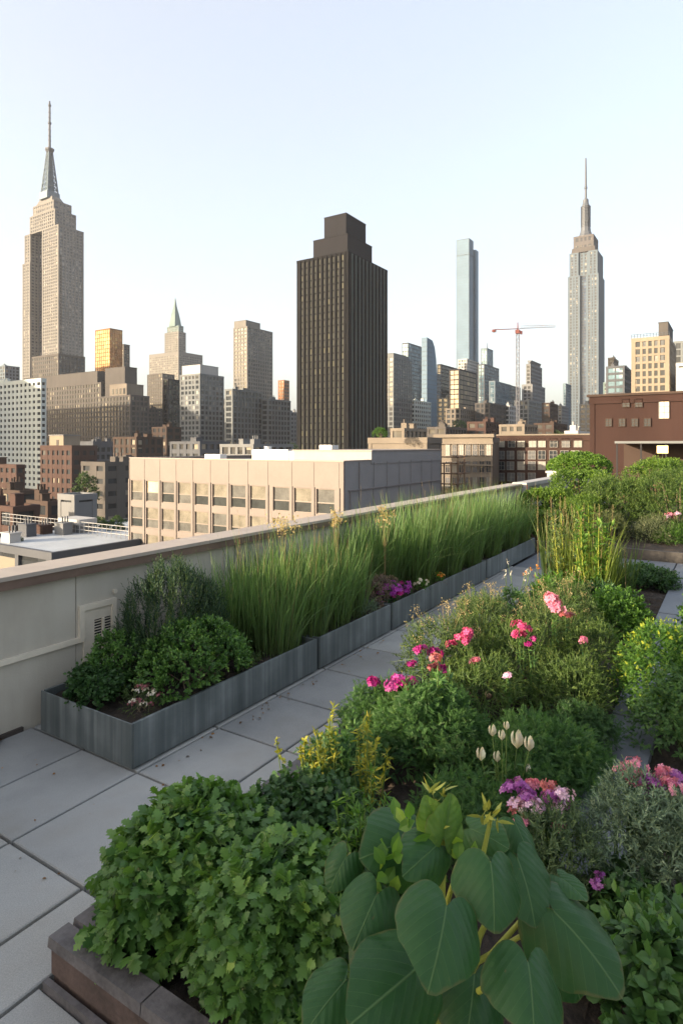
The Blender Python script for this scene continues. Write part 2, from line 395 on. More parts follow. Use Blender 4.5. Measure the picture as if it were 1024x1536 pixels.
def bld(name, label, xl, xc, xr, yt, Y, wall, glass, cat='building', bay=3.4, fl=3.6, pw=.35, sh=.4, dep=.35, cap=1.2, corner=1.0, wins=None, bits=0, group=None, zb=ZG, deep=None):
    x0, y0, lx, ly = foot(xl, xc, xr, Y)
    if deep: lx = deep
    r = thing(name, label, cat, (x0, y0, zb), group); h = ZT(yt, Y) - zb
    f = facade(r, 0, 0, 0, lx, ly, h, wall, glass, bay, fl, pw, sh, dep, cap, corner)
    if wins: windows(r, f, wins)
    if bits: roofbits(r, f, wall, bits)
    f['Y'] = Y; f['cx'] = xc
    return r, f
def topbox(r, f, fr, py, mat, name='penthouse', z=None, inset=.0, Y=None):
    """a plain block on a roof: fr = fractions (x0,x1,y0,y1) of the plan, up to photo row py"""
    zt = ZT(py, Y or f['Y']) - r.location.z; z = f['z0'] + f['h'] - .5 if z is None else z
    g = Geo(); g.box(f['x0'] + fr[0] * f['lx'], f['y0'] + fr[2] * f['ly'], z, f['x0'] + fr[1] * f['lx'], f['y0'] + fr[3] * f['ly'], zt)
    x1, x2, y1, y2 = f['x0'] + fr[0] * f['lx'], f['x0'] + fr[1] * f['lx'], f['y0'] + fr[2] * f['ly'], f['y0'] + fr[3] * f['ly']
    g.box(x1 - .15, y1 - .15, zt, x2 + .15, y2 + .15, zt + .35)
    return g.build(name, mat, r), zt + .35

G_DARK = glazing('glass_dark', (.035, .04, .045), (.22, .20, .16), 3.4, 3.6)
G_GREY = glazing('glass_grey', (.06, .065, .07), (.25, .23, .2), 3.4, 3.6)
G_BLUE = glazing('glass_blue', (.10, .17, .22), (.3, .36, .4), 3.0, 3.9, .08, .35)
G_PALE = plain('glass_pale_blue', (.115, .175, .235), .55, .0, .12, .05, 0); G_PALE.node_tree.nodes['Principled BSDF'].inputs['Specular IOR Level'].default_value = .12
G_BLACK = glazing('glass_black', (.012, .015, .016), (.06, .065, .05), 2.2, 3.8, .1)
M_WD = plain('window_dark', (.03, .035, .04), .08, 0, .3, 2, 0)
M_WB = plain('window_blind', (.19, .185, .165), .5, 0, .2, 2, 0)
M_WG = plain('window_grey', (.10, .105, .11), .15, 0, .3, 2, 0)
m_lime = masonry('limestone', (.255, .245, .228)); m_limg = masonry('grey_limestone', (.235, .255, .265)); m_white = masonry('white_brick', (.44, .48, .465), .08)
m_gry = masonry('grey_concrete', (.25, .26, .27)); m_brn = masonry('brown_brick', (.128, .119, .113)); m_red = masonry('red_brick', (.095, .058, .05), .22)
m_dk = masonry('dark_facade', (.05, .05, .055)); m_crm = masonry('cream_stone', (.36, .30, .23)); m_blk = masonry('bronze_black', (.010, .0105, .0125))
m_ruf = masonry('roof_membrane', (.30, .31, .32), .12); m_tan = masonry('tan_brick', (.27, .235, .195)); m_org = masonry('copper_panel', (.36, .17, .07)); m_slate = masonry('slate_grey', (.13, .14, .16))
m_brnd = masonry('dark_brown_brick', (.085, .06, .05)); m_wht = masonry('white_render', (.36, .36, .355), .1); m_bl = masonry('blue_grey_panel', (.20, .25, .29)); m_grn = masonry('verdigris_metal', (.24, .32, .31))
m_steel = plain('dull_steel', (.075, .085, .10), .6, .2, .2, 1, 0)

g = Geo(); g.box(-7000, -7000, ZG - 2, 7000, 7000, ZG)
tag(g.build('street_ground', masonry('asphalt', (.055, .055, .058), .3)), kind='structure')

# ---- far left: the tall stepped tower with the lattice mast
Y = 800
x0, y0, lx, ly = foot(34, 88, 126, Y)
r = thing('stepped_skyscraper', 'tall tan stone skyscraper with stepped crown and tapering steel lattice mast on top', 'skyscraper', (x0, y0, ZG))
zz = lambda py: ZT(py, Y) - ZG
kw = dict(wall=m_lime, glass=G_GREY, bay=4.4, fl=4.2, pw=.42, sh=.42, dep=.5, cap=2, corner=2.5)
facade(r, 0, 0, 0, lx, ly * .44, zz(336), **kw)                      # near half (right wing), carrying the corner
facade(r, 0, ly * .78, 0, lx, ly * .22, zz(381), **kw)
facade(r, 1.5, ly * .80, zz(381), lx - 4, ly * .17, zz(336) - zz(381), **kw)
facade(r, 13, ly * .44 + .05, 0, lx - 14, ly * .34 - .1, zz(317), wall=m_slate, glass=G_DARK, bay=4.4, fl=4.2, pw=.3, sh=.3, dep=.5, cap=2, corner=1.5)
facade(r, 4, -1.4, 0, lx - 8, 1.35, zz(381), wall=m_lime, glass=G_GREY, bay=4.4, fl=4.2, pw=.42, sh=.42, dep=.3, cap=2, corner=2.5)
zz = lambda py: ZT(py, Y + 20) - ZG
facade(r, 2.5, ly * .14, ZT(336, Y) - ZG - .4, lx - 6, ly * .70, zz(317) - (ZT(336, Y) - ZG), **kw)
facade(r, 4, ly * .2, zz(317) - .4, lx - 11, ly * .58, zz(302) - zz(317), wall=m_lime, glass=G_GREY, bay=5, fl=5, pw=.5, sh=.5, dep=.5, cap=2, corner=2.5)
g = Geo(); g.frustum((5, ly * .26, lx - 13, ly * .72), zz(302) - .4, (8, ly * .32, lx - 17, ly * .66), zz(293)); g.build('crown', m_lime, r)
mx, my = lx * .36, ly * .49; zr_ = zz(293); zz = lambda py: ZT(py, Y + CS * mx + SN * my) - ZG
g = Geo(); zA, zB = zr_ - 1, zz(229); b, t = 8.2, 2.6
for k in range(4):
    sx, sy = ((-1, -1), (1, -1), (1, 1), (-1, 1))[k]; g.tube([(mx + sx * b, my + sy * b, zA), (mx + sx * t, my + sy * t, zB)], [1.3, .8], 5)
    ex, ey = ((1, -1), (1, 1), (-1, 1), (-1, -1))[k]
    for j in range(9):
        f0, f1 = j / 9, (j + 1) / 9; q = lambda f_, p: (mx + p[0] * (b + (t - b) * f_), my + p[1] * (b + (t - b) * f_), zA + (zB - zA) * f_)
        g.tube([q(f0, (sx, sy)), q(f1, (ex, ey))], .5, 4); g.tube([q(f0, (ex, ey)), q(f1, (sx, sy))], .5, 4); g.tube([q(f1, (sx, sy)), q(f1, (ex, ey))], .45, 4)
g.frustum((mx - 9.5, my - 9.5, mx + 9.5, my + 9.5), zA - 1, (mx - 9, my - 9, mx + 9, my + 9), zA + 9)
mast = g.build('lattice_mast', plain('mast_steel', (.07, .105, .13), .5, .3, .2, .2, 0), r)
g = Geo(); g.frustum((mx - 5, my - 5, mx + 5, my + 5), zA, (mx - 1.8, my - 1.8, mx + 1.8, my + 1.8), zB); g.build('mast_glazing', G_PALE, mast)
g = Geo(); g.lathe([(0, 0), (4, 0), (6, 3), (6, 5), (2.2, 6.5), (1.7, 8), (1.5, 38), (2.4, 39), (2.4, 41), (1.4, 42), (1.3, 62), (2.0, 63), (2.0, 65), (1.25, 66), (.95, zz(152) - zB), (0, zz(152) - zB)], (mx, my, zB), 8)
for hz in (16, 22, 30, 47, 54): g.box(mx - 2.2, my - .4, zB + hz, mx + 2.2, my + .4, zB + hz + .8); g.box(mx - .4, my - 2.2, zB + hz + 1.2, mx + .4, my + 2.2, zB + hz + 2)
g.build('antenna', m_steel, r)

# ---- right: the second needle tower
Y = 900
x0, y0, lx, ly = foot(851, 897, 906, Y)
r = thing('needle_skyscraper', 'tall pale grey skyscraper with dark blue centre strip and thin antenna, right of the crane', 'skyscraper', (x0, y0, ZG))
m_needle = masonry('blue_grey_stone', (.165, .21, .25), .08); kw = dict(wall=m_needle, glass=G_GREY, bay=3.6, fl=4.4, pw=.62, sh=.3, dep=.5, cap=2, corner=3)
facade(r, 0, 0, 0, lx, ly * .40, zz(409) if False else ZT(409, Y) - ZG, **kw)
zz = lambda py: ZT(py, Y) - ZG
facade(r, 0, ly * .60, 0, lx, ly * .40, zz(409), **kw)
facade(r, 5, ly * .4 + .05, 0, lx - 6, ly * .2 - .1, zz(409), wall=m_slate, glass=glazing('glass_deep_blue', (.05, .08, .13), (.1, .15, .2), 3, 4, .1, .2), bay=4, fl=4.4, pw=.18, sh=.25, dep=.5, cap=2, corner=.8)
kw['bay'] = 5
facade(r, 2, ly * .04, zz(409) - .4, lx - 4, ly * .30, zz(373) - zz(409), **kw)
facade(r, 2, ly * .66, zz(409) - .4, lx - 4, ly * .30, zz(373) - zz(409), **kw)
facade(r, 5, ly * .34 + .05, zz(409) - .4, lx - 10, ly * .32 - .1, zz(369) - zz(409), **kw)
kw['wall'] = m_tan
facade(r, 5, ly * .18, zz(373) - .4, lx - 12, ly * .66, zz(347) - zz(373), wall=masonry('dull_mauve_stone', (.16, .15, .148)), glass=G_DARK, bay=6, fl=9, pw=.5, sh=.5, dep=.5, cap=3, corner=3)
g = Geo(); g.frustum((3, ly * .12, lx - 8, ly * .90), zz(373) - .2, (4, ly * .14, lx - 9, ly * .88), zz(369) + 3)
g.build('crown_ledge', m_brn, r)
mx, my = lx * .4, ly * .5; h = ZT(237, Y + CS * mx + SN * my) - ZG - zz(347)
g = Geo(); g.lathe([(0, 0), (13, 0), (13, 2), (9.5, 4), (7.5, 10), (6.4, 18), (6.1, 48), (4.2, 53), (4, 58), (1.8, 60), (1.6, 74), (2.4, 75), (2.4, 77), (1.7, 78), (1.5, 96), (1.05, h), (0, h)], (mx, my, zz(347) - .6), 10)
for j in range(14): g.lathe([(6.3, 0), (7.3, .3), (7.3, 1), (6.3, 1.3)], (mx, my, zz(347) + 16 + j * 2.3), 10)
g.build('antenna', m_steel, r)

# ---- black tower in the middle
Y = 330
x0, y0, lx, ly = foot(445, 522, 581, Y); zz = lambda py: ZT(py, Y) - ZG
r = thing('black_tower', 'dark bronze office tower with vertical fins and stacked black penthouse boxes', 'skyscraper', (x0, y0, ZG))
f = facade(r, 0, 0, 0, lx, ly, zz(376), wall=m_blk, glass=glazing('glass_bronze_green', (.028, .032, .025), (.075, .075, .048), 2.45, 3.8, .5, 0, .16, .12), bay=3.2, fl=3.8, pw=0, sh=.2, dep=.5, cap=1.5, corner=2.2)  # paler random panes paint glints into the glass colour
g = Geo(); gg = Geo()
n = 10
for i in range(n + 1):
    a = 2.2 + (ly - 4.4) * i / n; g.box(-.35, a - .62, 0, .8, a + .62, zz(377)); g.box(lx - .8, a - .62, 0, lx + .35, a + .62, zz(377))
for i in range(n + 1):
    a = 2.2 + (lx - 4.4) * i / n; g.box(a - .4, -.5, 0, a + .4, .8, zz(377)); g.box(a - .4, ly - .8, 0, a + .4, ly + .5, zz(377))
    if i < n: b = a + (lx - 4.4) / n * .5; gg.box(b - .85, -.12, 0, b + .85, .78, zz(377.5))
g.build('fin', m_blk, r); gg.build('spandrel_strip', masonry('green_grey_metal', (.085, .105, .10)), r)
m_ph = masonry('dark_mauve_panel', (.025, .025, .030), .1)
f['Y'] = 341; _, z1 = topbox(r, f, (.06, .66, .06, .72), 358, m_ph)
_, z2 = topbox(r, f, (.10, .58, .12, .54), 325, m_ph, z=z1, Y=341)

# ---- glass supertall
Y = 900
x0, y0, lx, ly = foot(684, 703, 720, Y); zz = lambda py: ZT(py, Y) - ZG
r = thing('glass_supertall', 'slender pale blue glass tower with a dark vertical slit, tallest right of the black tower', 'skyscraper', (x0, y0, ZG))
facade(r, 0, 0, 0, 18, ly, zz(357), wall=m_bl, glass=G_PALE, bay=3, fl=4, pw=0, sh=.06, dep=.25, cap=.8, corner=.4)
g = Geo(); g.box(18.05, 5, 0, 30, ly - 2, zz(367)); g.build('slit', masonry('slit_dark', (.05, .06, .065)), r)
ptsv = [(30, 1), (lx - 6, 1), (lx - 1.5, 3), (lx, 8), (lx, ly - 8), (lx - 6, ly), (30, ly)]
g = Geo(); g.prism(ptsv, 0, zz(366)); g.build('curved_slab', G_PALE, r)
g = Geo(); g.box(-.3, -.3, zz(381), 18.3, ly + .3, zz(381) + .8); g.build('plant_floor', m_bl, r)

# ---- spire tower, far left of centre
Y = 1120
x0, y0, lx, ly = foot(247, 268, 279, Y); zz = lambda py: ZT(py, Y) - ZG
r = thing('spire_tower', 'slim pale tower tapering to a green-grey metal spire, above a broad stone block', 'skyscraper', (x0, y0, ZG))
facade(r, 0, 0, 0, lx, ly, zz(497), wall=m_lime, glass=G_GREY, bay=4, fl=4, pw=.45, sh=.35, dep=.5, cap=2, corner=2.5)
facade(r, 3, 3, zz(497) - .4, lx - 6, ly - 6, zz(487) - zz(497), wall=m_grn, glass=G_GREY, bay=4, fl=4, pw=.45, sh=.35, dep=.5, cap=2, corner=2)
cx, cy = lx / 2, ly / 2; g = Geo(); prev = None
for a, pa, b, pb in ((8.2, 488, 7.0, 480), (7.0, 480, 4.6, 467), (4.6, 467, 2.0, 456), (2.0, 456, .25, 443)):
    g.frustum((cx - a, cy - a, cx + a, cy + a), zz(pa), (cx - b, cy - b, cx + b, cy + b), zz(pb))
g.build('spire', m_grn, r)
bld('stone_block', 'broad pale stone building with rows of windows directly below the spire tower', 224, 268, 304, 527, 1070, m_lime, G_GREY, bay=4, fl=4, cap=6, corner=2)
bld('brown_slab', 'brown slab with sunlit edge standing below the broad stone block', 221, 244, 262, 560, 700, m_brn, G_DARK, bay=3, fl=4)
bld('black_slab', 'narrow near-black slab squeezed against the grey tower with a white penthouse', 244, 252, 272, 568, 470, m_dk, G_BLACK, pw=.1, sh=.15)

# ---- left group
r, f = bld('white_apartment_building', 'white brick apartment building with square dark windows at the far left', -30, 62, 70, 567, 337, m_white, G_DARK, bay=4.2, fl=3.3, pw=.5, sh=.5, dep=.4, cap=2.2, corner=1.5, wins=[M_WD, M_WG], bits=4)
r, f = bld('wide_stone_building', 'wide brownish stone building with many small windows at the foot of the tan skyscraper', 30, 152, 175, 573, 450, m_brn, G_DARK, bay=3.3, fl=3.6, pw=.4, sh=.4, corner=2, bits=5)
topbox(r, f, (.05, .9, .05, .95), 556, m_brn, 'upper_storey'); 
bld('setback_block', 'brown setback block with a glowing window in front of the tan skyscraper', 48, 88, 128, 530, 560, m_brn, G_DARK, bay=3.5, fl=3.8, cap=2)
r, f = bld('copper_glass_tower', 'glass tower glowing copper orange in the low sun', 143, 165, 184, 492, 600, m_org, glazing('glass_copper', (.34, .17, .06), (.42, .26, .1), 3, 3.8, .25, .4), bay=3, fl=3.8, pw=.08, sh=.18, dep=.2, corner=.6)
bld('brown_tower', 'stepped brown tower close behind the copper glass tower', 180, 186, 195, 516, 640, m_brn, G_DARK, fl=3.8)
r, f = bld('arched_top_building', 'tall brown building with arched attic openings right of the wide stone building', 150, 196, 224, 592, 430, m_brn, G_DARK, bay=3.3, fl=3.6, pw=.4, sh=.35, corner=1.5, bits=2)
topbox(r, f, (.05, .95, .15, .7), 575, m_tan, 'attic'); topbox(r, f, (.2, .85, .3, .95), 548, m_brn, 'tower_top')
g = Geo()
for k in range(4):
    yy = f['ly'] * (.2 + .12 * k); g.box(f['lx'] * .05 - .15, yy, f['h'] + 1, f['lx'] * .05 - .02, yy + 2.0, f['h'] + 5)
g.build('attic_opening', M_WD, r)
r, f = bld('grey_apartment_tower', 'grey apartment tower with white penthouse between the spire tower and the black tower', 270, 300, 336, 560, 400, m_limg, G_DARK, bay=3.3, fl=3.3, pw=.38, sh=.38, corner=1.2, wins=[M_WD, M_WG, M_WB])
topbox(r, f, (.05, .8, .05, .95), 547, m_wht)
r, f = bld('square_grid_tower', 'tall square tan tower with gridded windows left of the black tower', 350, 371, 409, 489, 600, m_lime, G_DARK, bay=3.8, fl=3.8, pw=.36, sh=.38, corner=1.5)
topbox(r, f, (.0, .55, .1, .95), 480, m_lime)
bld('ribbed_midrise', 'pale ribbed mid-rise below the square tan tower', 337, 349, 394, 583, 380, m_limg, G_DARK, bay=3.2, fl=3.4, pw=.42, sh=.3, corner=1.2, bits=2)
bld('narrow_midrise', 'narrow grey mid-rise directly left of the black tower', 392, 402, 436, 598, 400, m_limg, G_DARK, bay=3.2, fl=3.4, pw=.36, sh=.36, bits=1)
bld('orange_brick_tower', 'small distant orange brick tower peeking out left of the black tower', 417, 426, 434, 570, 720, masonry('orange_brick', (.40, .17, .08)), G_DARK, bay=3.5, fl=4)
bld('red_brick_block', 'dark red brick block with a sunlit rooftop hut, in front of the wide stone building', 61, 108, 146, 668, 230, m_red, G_DARK, bay=3, fl=3.4, pw=.5, sh=.5, bits=3, cap=2)
gx, gy = W(98, 236); r = thing('rooftop_hut', 'small bright box on the roof of the red brick block, glowing in the sun', 'hut', (gx, gy, ZT(669, 236)))
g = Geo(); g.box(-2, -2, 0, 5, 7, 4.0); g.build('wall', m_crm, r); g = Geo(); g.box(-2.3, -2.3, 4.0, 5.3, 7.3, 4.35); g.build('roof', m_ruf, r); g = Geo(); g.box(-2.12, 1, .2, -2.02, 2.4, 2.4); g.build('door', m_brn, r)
bld('brown_brick_block', 'plain brown brick block half hidden by the tan office building', 122, 158, 240, 693, 170, m_brn, G_DARK, bay=4.6, fl=3.6, pw=.7, sh=.6, bits=3)
bld('grey_shed', 'plain grey cube of a building on the low roofs at left', 87, 112, 146, 742, 120, m_gry, G_DARK, bay=9, fl=14, pw=.97, sh=.97)
bld('dark_red_house', 'dark red brick house in front of the white apartment building', -40, 25, 38, 697, 200, m_red, G_DARK, bay=3.4, fl=3.4, pw=.5, sh=.55, bits=2)
bld('flat_roof_annex', 'dark annex with a pale flat roof between the red and brown brick blocks', 118, 140, 178, 662, 300, m_slate, G_DARK, bits=3, cap=3)

# ---- between the black tower and the supertall
r, f = bld('curved_top_tower', 'grey gridded office tower directly right of the black tower', 575, 590, 618, 534, 450, m_limg, G_GREY, bay=3, fl=3.6, pw=.32, sh=.32, corner=.8)
topbox(r, f, (.0, .8, .0, 1.0), 530, m_limg)
bld('dark_glass_tower', 'dark blue-grey glass tower behind the gridded office tower', 603, 612, 636, 514, 640, m_slate, G_BLUE, bay=3, fl=4, pw=.1, sh=.15, corner=.6)
x0, y0, lx, ly = foot(632, 640, 655, 500); zz = lambda py: ZT(py, 500) - ZG
r = thing('glass_fin_tower', 'blade-like pale glass tower with a curved leaning top', 'skyscraper', (x0, y0, ZG))
prof = [(0, 0), (lx, 0), (lx, zz(560)), (lx * .92, zz(535)), (lx * .78, zz(518)), (lx * .55, zz(508)), (0, zz(506))]
n = len(prof); V = [(a, 0, b) for a, b in prof] + [(a, ly, b) for a, b in prof]
g = Geo(); g.add(V, [tuple(range(n)), tuple(range(n, 2 * n))[::-1]] + [(i, n + i, n + (i + 1) % n, (i + 1) % n) for i in range(n)]); g.build('glass_skin', G_PALE, r)
g = Geo()
for j in range(40):
    z = zz(660) + j * 3.8
    if z < zz(560): g.box(-.2, -.2, z, lx + .2, ly + .2, z + .35)
    elif z < zz(512): g.box(-.2, -.2, z, lx * .55, ly + .2, z + .35)
g.build('floor_band', m_bl, r)
bld('pale_sliver_tower', 'thin pale tower right beside the leaning glass blade', 651, 654, 661, 560, 560, m_limg, G_GREY)
bld('dark_brown_tower', 'dark brown slab left of the golden glass block', 655, 661, 686, 546, 600, m_dk, G_BLACK, pw=.15, sh=.2)
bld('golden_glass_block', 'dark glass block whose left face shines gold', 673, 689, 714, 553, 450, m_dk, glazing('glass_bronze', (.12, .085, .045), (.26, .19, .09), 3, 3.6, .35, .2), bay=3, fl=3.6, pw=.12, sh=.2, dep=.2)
bld('pale_block', 'pale stone block at the foot of the glass supertall', 686, 700, 718, 538, 700, m_wht, G_GREY)
r, f = bld('blue_glass_tower', 'small blue glass tower with a needle, right of the glass supertall', 721, 730, 739, 522, 720, m_bl, G_BLUE, pw=.05, sh=.08)
g = Geo(); g.tube([(f['lx'] / 2, f['ly'] / 2, f['h'] - 1), (f['lx'] / 2, f['ly'] / 2, f['h'] + 8)], [.7, .2], 5); g.build('needle', m_steel, r)
bld('blue_slab', 'blue-grey slab in front of the small blue glass tower', 716, 726, 748, 546, 660, m_slate, G_BLUE, pw=.2, sh=.2)
bld('blue_grey_midrise', 'blue-grey mid-rise with ribbed walls left of the crane', 733, 742, 766, 571, 560, m_bl, G_BLUE, pw=.3, sh=.25)
bld('green_glass_midrise', 'greenish glass mid-rise right behind the crane mast', 752, 762, 780, 577, 640, m_slate, G_BLUE, pw=.2, sh=.2)
Y = 600; x0, y0, lx, ly = foot(782, 798, 817, Y); zz = lambda py: ZT(py, Y) - ZG
r = thing('art_deco_tower', 'grey stepped tower with square shoulders right of the crane', 'skyscraper', (x0, y0, ZG))
kw = dict(wall=m_gry, glass=G_DARK, bay=3.6, fl=3.8, pw=.4, sh=.35, dep=.5, cap=2, corner=2)
f = facade(r, 0, 0, 0, lx, ly, zz(576), **kw); facade(r, 2.5, 2.5, zz(576) - .4, lx - 5, ly - 6, zz(544) - zz(576), **kw)
g = Geo(); g.frustum((4, 5, lx - 4, ly - 6), zz(544) - .4, (6, 7, lx - 6, ly - 8), zz(539)); g.build('crown', m_gry, r)
bld('pale_ribbed_midrise', 'pale ribbed mid-rise at the foot of the grey stepped tower', 771, 792, 812, 600, 520, m_limg, G_DARK, bay=3.6, fl=3.6, pw=.3, sh=.3, bits=2)
bld('dark_midrise', 'dark brown mid-rise between the stepped tower and the needle skyscraper', 812, 824, 836, 604, 480, m_brnd, G_DARK, bits=2)
bld('gabled_midrise', 'small grey mid-rise with a pointed top left of the needle skyscraper', 836, 842, 852, 608, 620, m_gry, G_DARK, bits=1)
bld('slim_blue_midrise', 'slim blue-grey building touching the left edge of the needle skyscraper', 844, 848, 856, 575, 800, m_bl, G_BLUE)
# ---- right group
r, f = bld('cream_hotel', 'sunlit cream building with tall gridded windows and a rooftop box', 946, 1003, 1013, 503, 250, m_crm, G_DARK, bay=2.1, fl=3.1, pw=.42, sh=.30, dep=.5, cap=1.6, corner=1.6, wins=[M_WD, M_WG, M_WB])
topbox(r, f, (.1, .8, .05, .3), 481, m_brn)
g = Geo()
for k in range(13): a = f['ly'] * k / 12; g.tube([(0.2, a, f['h']), (0.2, a, f['h'] + 1.6)], .09, 4)
g.tube([(.2, 0, f['h'] + 1.5), (.2, f['ly'], f['h'] + 1.5)], .09, 4); g.tube([(.2, 0, f['h'] + .8), (.2, f['ly'], f['h'] + .8)], .07, 4); g.build('roof_railing', m_steel, r)
bld('dark_glass_office', 'dark blue office block left of the sunlit cream building', 908, 936, 950, 548, 330, m_slate, G_BLUE, bay=3, fl=3.6, pw=.15, sh=.35, bits=4)
bld('water_tower_block', 'small tan block carrying a mast just right of the needle skyscraper', 911, 920, 927, 536, 420, m_tan, G_DARK, bits=1)
bld('low_green_block', 'low pale green block at the right foot of the needle skyscraper', 904, 915, 928, 573, 500, m_grn, G_GREY)
bld('ribbed_grey_building', 'pale ribbed building cut off by the right picture edge', 1010, 1060, 1070, 508, 330, m_limg, G_DARK, bay=3, fl=3.8, pw=.4, sh=.2)
bld('white_wall_building', 'plain white building beside the cream hotel', 1013, 1075, 1085, 541, 230, m_wht, G_DARK, bay=9, fl=12, pw=.95, sh=.95)
# ---- big brick neighbours
Y = 62
r, f = bld('red_brick_warehouse', 'windowless dark red brick warehouse wall with one bright window', 884, 1075, 1085, 588, Y, masonry('warehouse_brick', (.062, .034, .029), .3), G_DARK, bay=60, fl=60, pw=0, sh=.999, dep=.3, cap=.8, corner=.5, deep=30)
def at_left(f, r, px, py, Yc):                         # a point of a left-hand face (x = r.x plane) seen at a photo pixel
    a = (px - HX) / F; Yv = r.location.x / (SN * a + CS); return -CS * a * Yv + SN * Yv - r.location.y, ZT(py, Yv) - r.location.z
def at_right(r, px, py):
    a = (px - HX) / F; Yv = r.location.y / (-CS * a + SN); return SN * a * Yv + CS * Yv - r.location.x, ZT(py, Yv) - r.location.z
def sash(parent, yc, z0, wd, h, glass, frame, bars=2, rows=3, x=0.0):
    g = Geo(); t = .055
    g.box(x - .06, yc - wd / 2, z0, x + .02, yc - wd / 2 + t, z0 + h); g.box(x - .06, yc + wd / 2 - t, z0, x + .02, yc + wd / 2, z0 + h)
    g.box(x - .06, yc - wd / 2 + t, z0, x + .02, yc + wd / 2 - t, z0 + t); g.box(x - .06, yc - wd / 2 + t, z0 + h - t, x + .02, yc + wd / 2 - t, z0 + h)
    for i in range(1, bars): a = yc - wd / 2 + wd * i / bars; g.box(x - .05, a - .025, z0 + t, x + .01, a + .025, z0 + h - t)
    for i in range(1, rows): a = z0 + h * i / rows; g.box(x - .045, yc - wd / 2 + t, a - .025, x + .005, yc + wd / 2 - t, a + .025)
    o = g.build('window', frame, parent); p = Geo(); p.box(x - .02, yc - wd / 2 + t, z0 + t, x - .015, yc + wd / 2 - t, z0 + h - t); p.build('pane', glass, o); return o
M_FR = plain('window_frame_white', (.15, .145, .135), .5, 0, .1, 3, 0); M_FRB = plain('window_frame_brown', (.16, .13, .11), .5, 0, .1, 3, 0)
M_WLIT = plain('window_lit_cream', (.62, .55, .40), .25, 0, .1, 2, 0)  # lit window painted as a bright pane colour
yy, z = at_left(f, r, 995, 628, Y); sash(r, yy, z, 1.0, 1.9, M_WLIT, M_FR)
for px in (912, 932, 951, 970):
    yy, z = at_left(f, r, px, 640, Y); sash(r, yy, z, .7, .9, M_WD, m_brnd)
for px in (938, 957):
    yy, z = at_left(f, r, px, 611, Y); sash(r, yy, z, .8, .9, M_WD, m_brnd)
g = Geo(); g.box(-.25, -.4, f['h'], .35, f['ly'] + .3, f['h'] + .25); g.build('coping', m_brnd, r)
Y = 85
r, f = bld('brick_tenement', 'long low dark brick tenement with white sash windows left of the red warehouse', 738, 935, 940, 652, Y, masonry('tenement_brick', (.07, .042, .036), .3), G_DARK, bay=60, fl=60, pw=0, sh=.999, dep=.3, cap=.5, corner=.5, deep=18)
for py, cols in ((671, (751, 767, 781, 798, 812, 830, 848, 866)), (689, (751, 765, 781, 797, 812, 829, 846, 862)), (705, (751, 765, 781, 797, 812, 829)), (722, (751, 766, 781, 797))):
    for px in cols:
        yy, z = at_left(f, r, px, py, Y); sash(r, yy, z, 1.15, 1.3, rnd.choice([M_WB, M_WG, M_WG, M_WD]), M_FR, 2, 2)
g = Geo(); g.box(-.2, -.2, f['h'], .4, f['ly'] + .2, f['h'] + .2); g.build('coping', m_tan, r)
Y = 90
r, f = bld('loft_building', 'pale brick loft building with tall windows and a cornice, right behind the tan office building', 655, 738, 748, 656, Y, m_tan, G_DARK, bay=60, fl=60, pw=0, sh=.999, dep=.3, cap=.5, corner=.5, deep=3)
for py in (684, 709, 733):
    for k in range(7):
        yy, z = at_left(f, r, 671 + k * 10.2, py, Y); sash(r, yy, z, .78, 1.75, rnd.choice([M_WB, M_WG, M_WD]), M_FRB, 2, 2)
g = Geo(); g.box(-.5, -.4, f['h'], .5, f['ly'] + .4, f['h'] + .5); g.box(-.3, -.2, f['h'] - 1.0, -.02, f['ly'] + .2, f['h'] - .75); g.box(-.25, -.2, f['h'] - 4.2, -.02, f['ly'] + .2, f['h'] - 4.0)
g.build('cornice', m_tan, r)
# wooden scaffold in front of the loft
gx, gy = W(686, 76); r = thing('roof_scaffold', 'rusty steel frame standing on the roof in front of the pale loft building', 'scaffold', (gx, gy, -6))
g = Geo(); zt = ZT(683, 76) + 6
for a in (0, 2.2):
    for b in (0, 1.8): g.tube([(a, b, 0), (a, b, zt - .5 * b)], .1, 5)
for z in (.5, .68, .86, .97): g.tube([(-.6, 0, zt * z), (2.8, 0, zt * z)], .09, 5); g.tube([(0, -.5, zt * z), (0, 2.3, zt * z)], .09, 5)
g.tube([(0, 0, zt * .5), (2.2, 0, zt * .86)], .06, 4); g.build('frame', plain('rust', (.13, .08, .05), .8), r)
# canopy in front of the warehouse
x0, y0, lx, ly = foot(922, 1060, 1065, 50)
r = thing('roof_canopy', 'flat white canopy roof on thin posts in front of the red warehouse', 'canopy', (x0, y0, -1.5))
g = Geo(); z = ZT(665, 50) + 1.5; g.box(-.3, -1, z, 6, ly, z + .2); g.build('roof', m_limg, r)
for k in range(5): g = Geo(); a = ly - .15 - k * 1.9; g.box(-.1, a - .06, -1, .02, a + .06, z); g.build('post', m_dk, r)
g = Geo(); g.box(5, -1, -1, 6, ly, z - .02); g.build('back_wall', m_brnd, r)
g = Geo()
for k in range(40): a = ly + 1 - k * .3; g.tube([(-.6, a, -1), (-.6, a, .55)], .025, 4)
g.tube([(-.6, ly + 1.2, .55), (-.6, ly - 11, .55)], .045, 5); g.build('railing', plain('railing_wood', (.22, .12, .07), .6), r)
gx, gy = W(993, 49); r = thing('sign_box', 'cream sign box on a post under the white canopy, its light painted on', 'sign', (gx, gy, -2.5))
g = Geo(); zt = ZT(680, 49) + 2.5; g.tube([(0, 0, 0), (0, 0, zt)], .05, 6); g.build('post', m_dk, r)
g = Geo(); g.box(-.15, -.4, zt, .15, .4, zt + .62); g.build('sign_face', plain('sign_glow_cream', (.75, .62, .32), .4, 0, .05), r)  # light of the sign box painted as bright cream
